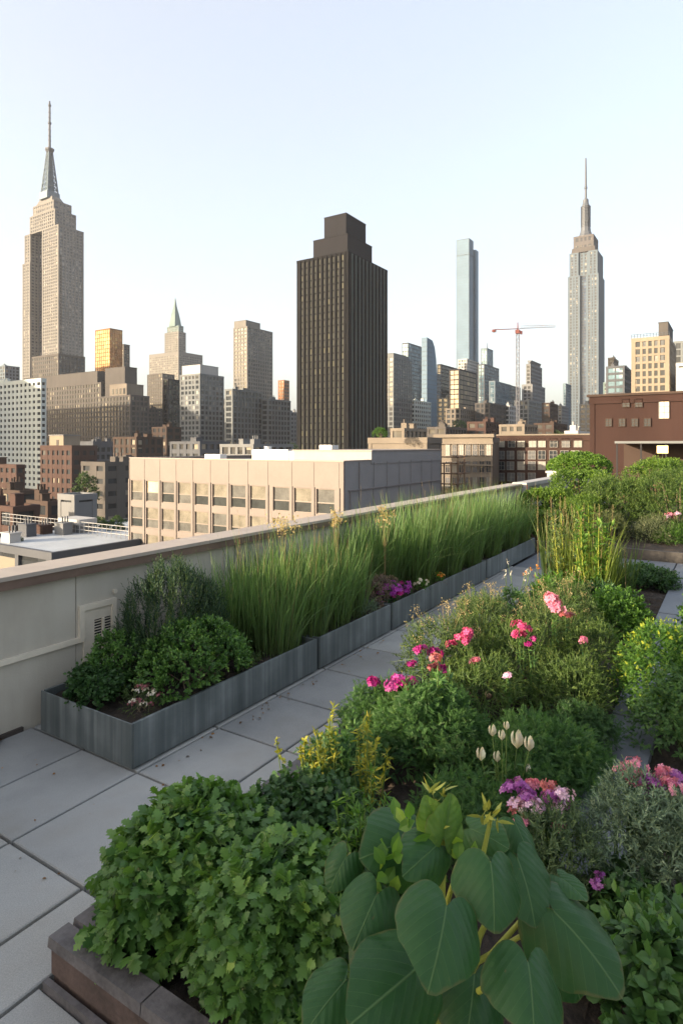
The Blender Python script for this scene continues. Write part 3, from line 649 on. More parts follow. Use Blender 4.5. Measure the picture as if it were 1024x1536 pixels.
# ---- tower crane
gx, gy = W(776, 400); r = thing('tower_crane', 'red and white tower crane with a long jib above the rooftops', 'crane', (gx, gy, ZG))
zt = ZT(500, 400) - ZG; m_red2 = plain('crane_red', (.55, .16, .12), .5, 0, .1, 1, 0); m_cw = plain('crane_white', (.62, .58, .55), .5, 0, .1, 1, 0)
g = Geo(); s = .85
for sx, sy in ((-s, -s), (s, -s), (s, s), (-s, s)): g.tube([(sx, sy, 0), (sx, sy, zt)], .17, 4)
n = int(zt / 2.4)
for j in range(n):
    z, z2 = j * 2.4, (j + 1) * 2.4; a, b = (-s, s) if j % 2 else (s, -s)
    for q in (-s, s): g.tube([(a, q, z), (b, q, z2)], .11, 3); g.tube([(q, a, z), (q, b, z2)], .11, 3)
g.build('mast', m_cw, r)
vx, vy = SN, -CS                                       # jib runs across the view
def along(d, z, o=0): return (vx * d + vy * 0 + CS * o, vy * d + SN * o, z)
g = Geo(); L = 24.5; z = zt + 3.2
for o in (-.55, .55): g.tube([along(-16, z - .8, o), along(L, z + .9, o)], .16, 4)
g.tube([along(2, z + 2.1), along(L, z + 1.6)], .15, 4)
for j in range(18): d = 2 + j * 1.25; zz_ = z + .08 * d * .85; g.tube([along(d, zz_ - .1, .55), along(d + .62, zz_ + 1.5), along(d + 1.25, zz_, .55)], .08, 3); g.tube([along(d, zz_ - .1, -.55), along(d + .62, zz_ + 1.5), along(d + 1.25, zz_, -.55)], .08, 3)
g.build('jib', m_cw, r)
g = Geo()
for o in (-.55, .55): g.tube([along(-16.4, z - .95, o), along(0, z - .2, o)], .22, 4)
g.box(*[v for v in (along(-15, z - 2.2, -.9)[0] - .6, along(-15, 0)[1] - .6, z - 2.4, along(-15, 0)[0] + 1.2, along(-15, 0)[1] + 1.4, z - .9)])
g.tube([along(0, zt), along(0, zt + 7)], [.6, .25], 4); g.tube([along(0, zt + 7), along(-15, z - .6)], .08, 3); g.tube([along(0, zt + 7), along(17, z + 2.1)], .08, 3)
g.build('counter_jib', m_red2, r)
g = Geo(); g.box(-1.3, -1.3, zt - .2, 1.3, 1.3, zt + 2.2); g.box(.8, -2.4, zt - .6, 2.4, -1.35, zt + 1.6); g.build('cab', m_red2, r)

# ---- the tan office building across the street
Y = 56.0
x0, y0, lx, ly = foot(195, 515, 660, Y)
r = thing('tan_office_building', 'long tan panelled office building with rows of divided windows and a side wall with shade painted in as grey', 'building', (x0, y0, ZG))
zt = ZT(693, Y) - ZG; m_pan = plain('tan_panel', (.132, .110, .100), .6, 0, .11, .4, .05); H0 = 45.0 / F * Y          # panel wall, one storey
PIT = 3.05; ZW = [zt - 2.15 - 2.75 - PIT * k for k in range(10)]; WH = 2.35
nwin = 11; cw_ = (ly - 1.0) / nwin
g = Geo(); dp = .28
edges = []
zlev = [zt] + [v for zb_ in ZW for v in (zb_ + WH, zb_)] + [0]
for k in range(0, len(zlev), 2): g.box(0, 0, zlev[k + 1], dp, ly, zlev[k])
cent = []
for k in range(10):
    prev = 0.0
    for i in range(nwin):
        c = .7 + (i + .5) * cw_ + (0.35 if i > 2 else 0); hw = cw_ * .385; cent.append((k, i, c, hw))
        g.box(.001, prev, ZW[k] , dp, c - hw, ZW[k] + WH); prev = c + hw
    g.box(.001, prev, ZW[k], dp, ly, ZW[k] + WH)
g.box(lx - dp, dp, 0, lx, ly, zt); g.box(dp, ly - dp, 0, lx - dp, ly, zt)
wall = g.build('wall', m_pan, r); m_shade_side = plain('tan_panel_shade', (.20, .20, .205), .6, 0, .08, .5, .05); g = Geo(); g.box(dp, 0, 0, lx - .001, dp, zt); g.build('side_wall', m_shade_side, r)  # grey of the side wall paints shade onto the tan panels
g = Geo()                                              # ribs between windows and panel joints
for i in range(nwin + 1):
    c = .7 + i * cw_ + (0.35 if i > 2 else 0) - (.0 if i else .2); g.box(-.09, c - .10, 0, -.001, c + .10, zt - 2.4)
    g.box(-.03, c - .03, zt - 2.35, -.001, c + .03, zt - .1)
g.build('rib', m_pan, r)
g = Geo(); g.box(-.06, -.06, zt, .35, ly + .06, zt + .12); g.box(.35, ly - .35, zt, lx, ly + .06, zt + .12); g.box(lx - .35, .3, zt, lx + .06, ly - .35, zt + .12); g.box(.35, -.06, zt, lx + .06, .3, zt + .12); g.build('coping', plain('coping_tan', (.22, .19, .17), .6, 0, .08, 1), r)
g = Geo(); g.box(.36, .31, zt - .9, lx - .36, ly - .36, zt - .35); g.build('roof', m_ruf, r)
g = Geo(); g.box(.9, .9, 0, lx - 1, ly - 1, zt - 1); g.build('interior', plain('dark_interior', (.03, .03, .03), .9), r)
mw = [plain('pane_reflect_warm', (.16, .148, .12), .12, 0, .4, .9, 0), plain('pane_reflect_grey', (.10, .10, .094), .1, 0, .4, .9, 0), plain('pane_dark', (.035, .04, .04), .06, 0, .4, .9, 0), plain('pane_reflect_bright', (.48, .40, .26), .25, 0, .25, .9, 0)]  # paler pane tones paint reflections into the glass colour
for k, i, c, hw in cent[:nwin * 4]:
    g = Geo(); t = .07; zb_ = ZW[k]
    g.box(.12, c - hw, zb_, .2, c - hw + t, zb_ + WH); g.box(.12, c + hw - t, zb_, .2, c + hw, zb_ + WH)
    g.box(.12, c - hw + t, zb_, .2, c + hw - t, zb_ + t); g.box(.12, c - hw + t, zb_ + WH - t, .2, c + hw - t, zb_ + WH); g.box(.10, c - hw + t, zb_ + WH * .42, .2, c + hw - t, zb_ + WH * .42 + .09)
    wd = g.build('window', M_FRB, r)
    g = Geo(); g.box(.17, c - hw + t, zb_ + WH * .42 + .09, .18, c + hw - t, zb_ + WH - t); g.build('upper_pane', rnd.choice([mw[0], mw[0], mw[1], mw[0], mw[3]]), wd)
    g = Geo(); g.box(.17, c - hw + t, zb_ + t, .18, c + hw - t, zb_ + WH * .42); g.build('lower_pane', rnd.choice([mw[2], mw[2], mw[1], mw[2]]), wd)
# raised rear part with stepped parapet, side wall panels
_, = (0,)
sx = 5.0; zu = ZT(677, 60) - ZG
g = Geo(); g.box(sx, -.08, zt - .3, lx + .1, 9.5, zu); g.build('upper_wall', m_shade_side, r)
g = Geo(); g.box(sx - .08, -.16, zu, lx + .18, 9.6, zu + .12); g.build('upper_coping', plain('coping_tan', (.22, .19, .17)), r)
g = Geo()
for k in range(1, 8): g.box(lx * k / 8 - .03, -.11, zt - 2.6, lx * k / 8 + .03, -.085 if lx * k / 8 > sx else -.001, zt - .1)
g.box(.8, -.14, zt - 2.75, lx, -.001, zt - 2.62); g.box(1.0, -.12, 0, 1.12, -.001, zt - 2.75)
for k in range(1, 8): g.box(lx * k / 8 - .03, -.06, 0, lx * k / 8 + .03, -.001, zt - 2.75)
g.build('panel_joint', plain('joint_dark', (.16, .15, .15), .7), r)
def roof_unit(px, Y_, w_, d_, h_, label, zr=zt, kind=0):
    gx, gy = W(px, Y_); r_ = thing('rooftop_unit', label, 'air handler', (gx, gy, ZG + zr - .35)); m = plain('unit_galv', (.50, .51, .52), .45, .3, .12, 2)
    g = Geo(); g.box(0, 0, .15, w_, d_, h_); g.build('casing', m, r_)
    g = Geo()
    for a in (.1, w_ - .25): g.box(a, .05, 0, a + .15, d_ - .05, .149)
    g.build('leg', m_dk, r_)
    g = Geo()
    for k in range(int(h_ / .15) - 2): g.box(-.03, d_ * .15, .3 + k * .15, -.005, d_ * .55, .36 + k * .15)
    g.build('louvre', m_slate, r_)
    if kind: g = Geo(); g.lathe([(0, 0), (.45, 0), (.45, .35), (.5, .35), (.5, .4), (0, .4)], (w_ / 2, d_ * .7, h_), 12); g.build('fan_housing', m, r_)
roof_unit(432, 72, 2.0, 5.5, 1.35, 'long pale air handling unit on the tan office roof', kind=1)
roof_unit(455, 69, 1.2, 2.0, 1.2, 'small white cube unit on the tan office roof near the black tower')
roof_unit(497, 67, 1.4, 1.6, 1.9, 'tall grey duct box on the tan office roof beside the stepped parapet')
roof_unit(395, 78, 1.5, 1.5, .9, 'low vent box on the tan office roof left of the long unit', kind=1)
roof_unit(330, 76, 1.2, 2.6, .75, 'low flat unit at the middle of the tan office roof')
# terrace block behind with a round bush
r, f = bld('terrace_block', 'pale stepped terrace block carrying a bush behind the tan office building', 552, 640, 662, 656, 80, m_tan, G_DARK, bay=60, fl=60, pw=0, sh=.999, dep=.3, cap=.4, corner=.5)
# low pale roof down at the left
Y = 62
r, f = bld('low_flat_building', 'low dark building with a pale flat roof below the parapet at left', -60, 78, 215, 829, Y, m_slate, G_DARK, bay=6, fl=5, pw=.12, sh=.2, cap=.5, corner=1, deep=30)
g = Geo(); g.box(.41, .41, f['h'] - .495, f['lx'] - .41, f['ly'] - .41, f['h'] - .4); g.build('roof', plain('pale_roof', (.33, .36, .39), .6, 0, .15, .3), r)
ZR = r.location.z + f['h'] - .4
def on_roof(px, py, z=None):                           # a point of the low roof plane seen at a photo pixel
    z = ZR if z is None else z; Y_ = (EYE - z) * F / (py - HY); return W(px, Y_)
g0 = on_roof(120, 800)
r = thing('white_shed', 'white rounded roof shed on the low flat building', 'shed', (g0[0], g0[1], ZR))
g = Geo(); g.box(0, 0, 0, 2.2, 4.2, 1.1); g.build('wall', m_gry, r)
g = Geo(); g.prism([(-.2, -.2), (2.4, -.2), (2.5, 2), (2.4, 4.4), (-.2, 4.4), (-.35, 2)], 1.1, 1.75); g.build('roof', m_wht, r)
for px, py, lab, m in ((65, 802, 'small rust-red chimney box on the low flat roof', m_red), (15, 815, 'pale grey vent box at the far left of the low flat roof', m_wht), (40, 806, 'slate coloured hatch on the low flat roof', m_slate), (95, 803, 'grey pipe box beside the white shed', m_gry)):
    gx, gy = on_roof(px, py); r = thing('roof_box', lab, 'roof box', (gx, gy, ZR)); g = Geo(); hh = rnd.uniform(.8, 1.7); g.box(0, 0, 0, 1.3, 1.8, hh); g.box(-.1, -.1, hh, 1.4, 1.9, hh + .12); g.build('casing', m, r)
    g = Geo(); [g.tube([(.3 + .35 * k, .6, hh + .12), (.3 + .35 * k, .6, hh + .9)], .09, 6) for k in range(3)]; g.build('pipe', m_steel, r)
r = thing('roof_fence', 'pale wire fence along the back of the low flat roof', 'fence', (*on_roof(100, 801), ZR))
g = Geo()
for k in range(36): a = 17 - k * .9; g.tube([(1.2, a, 0), (1.2, a, 1.5)], .05, 4)
for z in (.5, 1.0, 1.5): g.tube([(1.2, 17.2, z), (1.2, -14.7, z)], .04, 4)
g.build('post', m_wht, r)
def tree(px, py_top, Y_, h, rad, label, mat, group=None):
    gx, gy = W(px, Y_); zt_ = ZT(py_top, Y_); r = thing('street_tree', label, 'tree', (gx, gy, zt_ - h), group)
    g = Geo(); g.tube([(0, 0, 0), (.1, .05, h * .4), (0, 0, h * .75)], [h * .03, h * .022, h * .01], 6)
    for k in range(5): a = k * 1.3; g.tube([(0, 0, h * (.35 + .07 * k)), (rad * .6 * math.cos(a), rad * .6 * math.sin(a), h * (.55 + .07 * k))], [h * .012, h * .005], 4)
    g.build('trunk', M_TWIG(), r)
    lb = lobes(rad, rad, h * .6, 11, rad * .42); lb[:, 2] += h * .38; B, Nr = dome(lb, 500, h * .3); g = Geo()
    sprigs(g, None, B, Nr, rad * .28, 5, rad * .15, CHIP, up=.15, wob=.5); g.build('crown', mat, r); return r
LM_TREE = leafmat('tree_leaf', (.02, .045, .012), (.045, .085, .022), patch=.8)
for a in ((128, 704, 165, 16, 3.6, 'dark tree growing in front of the brown brick block'), (150, 774, 84, 6, 1.5, 'leafy tree at the back edge of the low flat roof'), (176, 772, 82, 6, 1.5, 'tree close against the end wall of the tan office building'), (90, 783, 92, 5, 1.3, 'small tree by the grey cube building'), (25, 803, 72, 2.4, .9, 'bushy little tree at the left end of the low roof'), (440, 600 + 62, 300, 34, 7, 'dark tree at the foot of the black tower'), (690, 628, 380, 40, 9, 'dark tree in the gap below the golden glass block'), (715, 634, 360, 36, 8, 'dark round tree left of the crane foot'), (840, 640, 300, 40, 7, 'dark tree at the foot of the needle skyscraper')):
    tree(*a, LM_TREE)
gx, gy = W(570, 79); shrub('roof_bush', 'green round bush on the terrace block right of the black tower', (gx, gy, ZT(657, 79)), 1.1, 1.1, 1.35, 8, .5, 350, .25, 6, .14, CHIP, leafmat('bush_leaf_green', (.03, .08, .015), (.08, .16, .03), patch=2), cat='bush')
# ---- distant filler, each a building of its own
FILL = [  # xl, xc, xr, top, Y, wall, label
 (-20, 8, 30, 548, 620, m_bl, 'pale gabled building at the far left edge behind the white apartment building'),
 (205, 222, 248, 612, 480, m_brn, 'brown mid-rise below the sunlit brown slab'),
 (228, 250, 272, 640, 330, m_brnd, 'dark brick house front left of the grey apartment tower'),
 (330, 338, 352, 600, 520, m_brn, 'thin brown building between the grey apartment tower and the ribbed mid-rise'),
 (428, 436, 450, 618, 520, m_gry, 'grey building peeping out beside the black tower base'),
 (615, 622, 646, 600, 480, m_white, 'small white gridded building at the foot of the leaning glass blade'),
 (655, 672, 690, 596, 470, m_limg, 'pale low block below the dark brown slab'),
 (668, 690, 716, 612, 420, m_tan, 'tan low block in front of the golden glass block'),
 (712, 734, 760, 604, 430, m_brn, 'brown low block left of the crane foot'),
 (752, 764, 776, 608, 460, m_wht, 'whitish low block just left of the crane mast'),
 (640, 668, 700, 640, 260, m_brn, 'brown rooftop just above the pale loft building'),
 (700, 728, 752, 632, 280, m_red, 'dark red rooftop left of the crane foot'),
 (748, 786, 806, 636, 250, m_tan, 'tan rooftop right of the crane foot'),
 (800, 830, 850, 634, 300, m_brnd, 'black-brown rooftop above the brick tenement'),
 (846, 866, 886, 646, 200, m_wht, 'little white rooftop house against the red warehouse'),
 (868, 896, 930, 605, 420, m_gry, 'grey low block at the foot of the needle skyscraper behind the warehouse'),
 (0, 30, 62, 736, 150, m_brnd, 'dark low brick roof in front of the white apartment building'),
 (-40, 20, 60, 760, 105, m_red, 'reddish brick roof among the lowest roofs at left'),
 (40, 72, 100, 752, 128, m_brnd, 'dark rooftop left of the grey cube'),
 (170, 205, 245, 655, 260, m_brnd, 'dark roofed block just above the tan office building at its left end'),
 (255, 300, 345, 662, 220, m_slate, 'slate coloured flat roof right above the tan office building'),
 (330, 380, 440, 666, 190, m_gry, 'long grey flat roof above the middle of the tan office building'),
 (585, 606, 640, 642, 210, m_tan, 'tan rooftop above the stepped parapet'),
]
for xl, xc, xr, yt, Y, mt, lab in FILL:
    bld('distant_building', lab, xl, xc, xr, yt, Y, mt, G_DARK, bay=3.4, fl=3.5, pw=rnd.choice([.35, .45]), sh=rnd.choice([.35, .45]), bits=2, cap=1)
# far haze-blue masses closing the horizon
for k in range(26):
    px = -40 + k * 44 + rnd.uniform(-10, 10); Y = rnd.uniform(1250, 1700); w_ = rnd.uniform(24, 44)
    tint = rnd.choice(['bluish', 'greyish', 'brownish', 'pale']); mt = {'bluish': m_bl, 'greyish': m_gry, 'brownish': m_brn, 'pale': m_limg}[tint]
    bld('horizon_building', f'hazy {tint} block closing the horizon far behind the towers', px, px + w_ * .5, px + w_, 668 - rnd.uniform(25, 62), Y, mt, G_GREY, bay=5, fl=4.5, group='hazy blocks on the horizon: ' + tint)
# blocks added out of the frame to the left, to shade the near garden and the near blocks
bld_x = []
def shade_block(x0, y0, lx, ly, h, label, m):
    r = thing('added_shade_building', label, 'building', (x0, y0, ZG)); facade(r, 0, 0, 0, lx, ly, h, m, G_DARK, bay=3.4, fl=3.5, bits=0) if False else facade(r, 0, 0, 0, lx, ly, h, m, G_DARK, bay=3.4, fl=3.5)
# ================================================================ ROOF TERRACE
m_slab = None
def slab_mat():
    n = N('slab_concrete'); t = n.attr('tint')[2]
    f = n.noise(1.6, 5, .6); sp = n.noise(160, 2, .7); sp2 = n.noise(420, 1)
    g = n.math('ADD', n.math('MULTIPLY', f, .5), n.math('MULTIPLY', sp, .5))
    c = n.ramp(g, [(.3, (.19, .197, .197)), (.5, (.285, .292, .29)), (.7, (.395, .40, .39))])
    c = n.mix(1.0, c, n.ramp(t, [(0, (.80, .80, .81)), (1, (1.14, 1.13, 1.10))]), 'MULTIPLY')
    st = n.ramp(n.noise(.8, 4, .65), [(.50, (1, 1, 1)), (.66, (.74, .72, .69))]); c = n.mix(1.0, c, st, 'MULTIPLY')
    n.base(c); n.p.inputs['Roughness'].default_value = .82; n.bump(n.math('ADD', sp, sp2), .35, .003); return n.m
m_slab = slab_mat(); m_joint = plain('joint_grit', (.03, .03, .032), .95)
g = Geo(); g.box(-7, -11, ZG, 26.5, 5.32, -.05); tag(g.build('roof_deck', m_joint), kind='structure')
def bevel_slab(g, x0, y0, x1, y1, z0=-.045, z1=0.0, b=.006):
    t = rnd.random(); z1 += rnd.uniform(-.0015, .0015)
    g.frustum((x0, y0, x1, y1), z0, (x0, y0, x1, y1), z1 - b, t); g.frustum((x0, y0, x1, y1), z1 - b + 1e-4, (x0 + b, y0 + b, x1 - b, y1 - b), z1, t)
g = Geo(); J = .011
ys = [5.04, 4.34, 3.69, 2.975, 2.60]; xs = [-6, -5, -4, -3.1, -2.15, -1.2, -.25, .68, 1.15, 2.05, 2.985, 3.83, 4.64, 5.46, 6.29, 7.12, 7.95, 8.78, 9.6, 10.4, 11.25, 12.1]
for a, b in zip(ys[:-1], ys[1:]):
    for i in range(len(xs) - 1): bevel_slab(g, xs[i] + J, b + J, xs[i + 1] - J, a - J)
for i in range(len(xs) - 1):                               # paving behind and under the camera
    if xs[i + 1] <= 1.2:
        for j in range(14): bevel_slab(g, xs[i] + J, 2.60 - .9 * (j + 1) + J, xs[i + 1] - J, 2.60 - .9 * j - J)
for j in range(14): bevel_slab(g, 1.15 + J, 2.60 - .9 * (j + 1) + J, 1.565, 2.60 - .9 * j - J)
tag(g.build('paving', m_slab), kind='structure')
# ---- cross path of dark slate
m_slate2 = plain('slate_slab', (.115, .13, .15), .6, 0, .15, 3, .2)
g = Geo()
for i in range(16): bevel_slab(g, 12.11, 3.69 - .9 * (i + 1) + J, 13.1, 3.69 - .9 * i - J); bevel_slab(g, 13.12, 3.69 - .9 * (i + 1) + J, 14.2, 3.69 - .9 * i - J)
tag(g.build('cross_path', m_slate2), kind='structure')
# ---- parapet
def stucco():
    n = N('parapet_stucco'); f = n.noise(.9, 5, .6); s_ = n.noise(1, 4, .6, n.mapv((2.5, 2.5, .35))); fine = n.noise(60, 3)
    g_ = n.math('ADD', n.math('MULTIPLY', f, .5), n.math('MULTIPLY', s_, .5))
    n.base(n.ramp(g_, [(.3, (.30, .275, .23)), (.5, (.40, .375, .32)), (.68, (.46, .435, .38))])); n.p.inputs['Roughness'].default_value = .85; n.bump(n.math('ADD', fine, n.math('MULTIPLY', f, 2)), .2, .006); return n.m
m_st = stucco(); m_cap = plain('cap_stone', (.33, .285, .245), .6, 0, .12, 2, .1); m_fas = plain('fascia_brown', (.13, .085, .065), .5, 0, .25, 3, .15)
m_trim = plain('trim_cream', (.58, .53, .44), .6, 0, .1, 4)
pr = thing('parapet_wall', 'long cream rendered parapet wall with a brown edged stone cap along the roof edge', 'parapet', (0, 5.05, 0))
def px_wall(px):                                          # x of the wall face seen in a photo column
    a = (px - HX) / F; Yv = 5.05 / (-CS * a + SN); return (SN * a + CS) * Yv
g = Geo(); jx = [-7, -4.6, -2.2, px_wall(114), px_wall(352), px_wall(520), 11.6, 14.4, 17.1]
for a, b in zip(jx[:-1], jx[1:]): g.box(a + .006, 0, -.04, b - .006, .22, 1.22)
g.box(-7, .012, -.04, 17.1, .20, 1.21); g.build('wall', m_st, pr)
g = Geo()
for a in range(-7, 17, 3): g.box(a + .003, -.10, 1.30, min(a + 3, 17.1) - .003, .28, 1.335)
g.build('cap', m_cap, pr); g = Geo(); g.box(-7, -.085, 1.222, 17.1, -.03, 1.299); g.box(-7, .21, 1.222, 17.1, .26, 1.299); g.box(-7, -.03, 1.225, 17.1, .21, 1.299); g.build('fascia', m_fas, pr)
# recessed panel edge, vent frame and louvre
def wz(px, py):
    a = (px - HX) / F; Yv = 5.05 / (-CS * a + SN); return ZT(py, Yv)
xa, xb, xc_, xd = px_wall(-40), px_wall(117), px_wall(130), px_wall(172)
z_l, z_t, z_f = .62, wz(172, 906), wz(120, 915)
g = Geo(); g.box(-7, -.03, .60, xb + .02, -.001, .645); g.build('panel_trim', m_trim, pr)
g = Geo(); fx0, fx1 = xb - .0, xd; zb_, zt_ = .30, .93
g.box(fx0, -.035, .60, fx0 + .05, -.0015, zt_); g.box(fx1 - .05, -.035, zb_, fx1, -.0015, zt_); g.box(fx0 + .05, -.035, zt_ - .05, fx1 - .05, -.0015, zt_)
g.box(fx0 + .05, -.02, zb_, fx0 + .16, -.0015, zt_ - .05); g.box(fx0 + .16, -.02, zt_ - .16, fx1 - .05, -.0015, zt_ - .05)
fr = g.build('vent_frame', m_trim, pr)
g = Geo(); lx0, lx1 = fx0 + .16, fx1 - .05; g.box(lx0, -.006, zb_, lx1, -.002, zt_ - .16); g.build('vent_dark_sheet', plain('vent_black', (.012, .012, .012), .8), fr)  # black sheet on the wall stands in for the shaded hollow
g = Geo(); lm = (lx0 + lx1) / 2
for k in range(18):
    z = zb_ + .008 + k * .026
    for a, b in ((lx0, lm - .01), (lm + .01, lx1)): g.box(a, -.018, z, b, -.008, z + .007)
g.box(lm - .01, -.032, zb_, lm + .01, -.007, zt_ - .16); g.build('louvre', m_trim, fr)
g = Geo(); g.lathe([(0, 0), (.022, 0), (.022, .02), (0, .02)], (0, 0, 0), 10); o = g.build('fixing_cap', m_trim, pr); o.rotation_euler = (PI / 2, 0, 0); o.location = (px_wall(172), 0, .99)
g = Geo(); g.box(-7, -.03, .0, 2.9, -.002, .035); g.build('base_flashing', plain('flashing_dark', (.05, .04, .035), .6), pr)
# farther wall, paler, behind the post with the red stripe
fw = thing('far_parapet_wall', 'pale grey continuation of the parapet beyond the striped post', 'parapet', (17.3, 5.05, 0)); g = Geo(); g.box(0, 0, -.04, 8.9, .22, 1.22); g.build('wall', m_st, fw)
g = Geo(); g.box(0, -.1, 1.222, 8.9, .28, 1.335); g.build('cap', plain('cap_grey', (.33, .315, .30), .6), fw)
ps = thing('striped_post', 'short pale post with a red stripe at the joint of the parapet', 'post', (17.2, 5.0, 0)); g = Geo(); g.box(-.09, -.14, 0, .09, .25, 1.36); g.build('post', m_wht, ps); g = Geo(); g.box(-.095, -.148, .5, -.02, -.141, 1.3); g.build('stripe', plain('stripe_red', (.5, .12, .06), .5), ps)
# dry leaf scrap by the wall foot
sp_ = thing('leaf_litter', 'little heap of dry brown leaves against the wall foot', 'litter', (*[v for v in (2.52, 4.96)], .0)); g = Geo()
g.leaves(np.stack([rng.normal(0, .06, 40), rng.normal(0, .03, 40), rng.uniform(.005, .05, 40)], 1), rng.normal(size=(40, 3)), rng.normal(size=(40, 3)) + UP * 2, .06, ROUND, rng.uniform(0, 1, 40)); g.build('dry_leaf', leafmat('dry_leaf', (.09, .045, .02), (.22, .11, .045)), sp_)
# ---- metal planters
def zinc():
    n = N('weathered_zinc'); s_ = n.noise(1, 3, .6, n.mapv((9, 9, .25))); f = n.noise(2.0, 5, .65); fine = n.noise(1, 2, .5, n.mapv((60, 60, 3)))
    g_ = n.math('ADD', n.math('MULTIPLY', s_, .6), n.math('MULTIPLY', f, .4))
    n.base(n.ramp(g_, [(.34, (.075, .09, .092)), (.5, (.135, .155, .157)), (.66, (.25, .275, .275))])); n.p.inputs['Metallic'].default_value = .35
    n.l(n.ramp(f, [(.3, (.42,) * 3), (.7, (.62,) * 3)]), n.p.inputs['Roughness']); n.bump(fine, .06, .004); return n.m
m_zn = zinc()
def soil_mat():
    n = N('soil'); f = n.noise(9, 6, .7); n.base(n.ramp(f, [(.3, (.012, .009, .007)), (.7, (.055, .04, .028))])); n.p.inputs['Roughness'].default_value = .95; n.bump(f, .9, .05); return n.m
m_soil = soil_mat()
def soil_sheet(x0, y0, x1, y1, z, amp=.02, step=.06):
    nx, ny = max(3, int((x1 - x0) / step)), max(3, int((y1 - y0) / step)); X, Y_ = np.meshgrid(np.linspace(x0, x1, nx), np.linspace(y0, y1, ny))
    Z = z + rng.normal(0, amp * .5, X.shape) + amp * np.sin(X * 5) * np.cos(Y_ * 6); i = np.arange(nx - 1)[None] + np.arange(ny - 1)[:, None] * nx
    g = Geo(); g.add(np.stack([X, Y_, Z], -1).reshape(-1, 3), np.stack([i, i + 1, i + nx + 1, i + nx], -1).reshape(-1, 4)); return g
PZ = .35; PS = .30; Y0, Y1 = 3.72, 4.88
def planter(x0, x1, label):
    r = thing('metal_planter', label, 'planter', (x0, Y0, 0), 'zinc planters along the parapet'); L = x1 - x0; D = Y1 - Y0; t = .025
    for nm, b in (('front_panel', (.014, 0, .02, L, t, PZ)), ('end_panel', (0, .004, .02, .012, D, PZ)), ('end_panel', (L - t, t + .004, .02, L, D, PZ)), ('back_panel', (t + .002, D - t, .02, L - t - .002, D, PZ))):
        g = Geo(); g.box(*b); o = g.build(nm, m_zn, r); md = o.modifiers.new('edge', 'BEVEL'); md.width = .003; md.segments = 2
    g = Geo(); g.box(.03, .03, 0, L - .03, D - .03, .05); g.build('base', m_joint, r)
    soil_sheet(t, t, L - t, D - t, PS - .02).build('soil', m_soil, r)
planter(2.965, 5.335, 'nearest zinc planter, with boxwood and heather in dark soil')
planter(5.38, 6.985, 'second zinc planter from the near end, under the tall grass and the sedum')
planter(7.03, 10.57, 'long third zinc planter with purple flowers at its near corner')
planter(10.615, 13.75, 'farthest zinc planter, at the end of the walkway')
# ---- raised bed beside the walkway
m_brk = plain('kerb_brick', (.08, .054, .045), .8, 0, .5, 5, .5, .008); m_cope = plain('kerb_coping', (.095, .088, .09), .75, 0, .55, 6, .5, .008); m_conc = plain('kerb_concrete', (.30, .30, .29), .8, 0, .15, 4, .2)
rb = thing('raised_bed', 'low raised garden bed edged with brick and grey coping beside the walkway', 'garden bed', (1.605, .45, 0))
g = Geo(); L = 10.44
k = 0; y = 2.11
while y > -1.6:                                          # brick face and stone coping of the near end
    b = .62 + rnd.uniform(-.06, .06); e = rnd.uniform(0, .008); g.box(0 - e, y - b + .007, .055, .09, y - .007, .165, rnd.random())
    y -= b
g.box(.012, -1.6, 0, .085, 2.105, .164); brick = g.build('brick_edging', m_brk, rb)
g = Geo(); y = 2.125
while y > -1.6:
    b = rnd.choice([.62, .8]); g.frustum((-.010, y - b + .0015, .095, y - .0015), .166, (-.006, y - b + .005, .091, y - .005), .215 + rnd.uniform(-.003, .003)); y -= b
x = .108
while x < L:
    b = rnd.choice([.42, .5, .6]); g.frustum((x + .003, 1.985, x + b - .003, 2.125), .166, (x + .010, 1.993, x + b - .010, 2.117), .215 + rnd.uniform(-.002, .002)); x += b
g.build('coping', m_cope, rb)
g = Geo(); g.box(-.035, -1.6, -.04, -.009, 2.12, .035); g.build('ledge', m_cope, rb)
g = Geo(); g.box(.142, 1.99, -.04, L, 2.11, .165); g.build('side_kerb', m_conc, rb)
g = Geo(); g.box(L + .002, -.1, -.04, L + .14, 2.12, .2); g.build('far_kerb', m_conc, rb)
soil_sheet(.1, .05, L, 1.99, .15, .03).build('soil', m_soil, rb)
ek = thing('slate_kerb', 'wide flat blue-grey stone kerb between the two garden beds', 'kerb', (3.3, .50, 0)); g = Geo(); x = 0
while x < 8.6: b = rnd.choice([.9, 1.1, 1.25]); g.frustum((x + .004, 0, x + b - .004, .355), -.04, (x + .012, .008, x + b - .012, .347), .2 + rnd.uniform(-.003, .003), rnd.random()); x += b
g.build('stone', m_slate2, ek)
rb2 = thing('second_bed', 'garden bed on the far side of the blue-grey stone kerb', 'garden bed', (1.6, -6, 0)); soil_sheet(0, 0, 10.4, 6.6, .14, .03, .12).build('soil', m_soil, rb2)
g = Geo(); g.box(10.41, 0, -.04, 10.5, 6.3, .2); g.build('edging', m_conc, rb2)
rb3 = thing('far_bed', 'deep planting bed beyond the slate cross path', 'garden bed', (14.3, -10.5, 0)); soil_sheet(.1, 0, 12, 15.4, .14, .04, .25).build('soil', m_soil, rb3)
g = Geo(); g.box(0, 0, -.04, .1, 15.5, .2); g.build('edging', plain('corten_edge', (.05, .045, .04), .7), rb3)
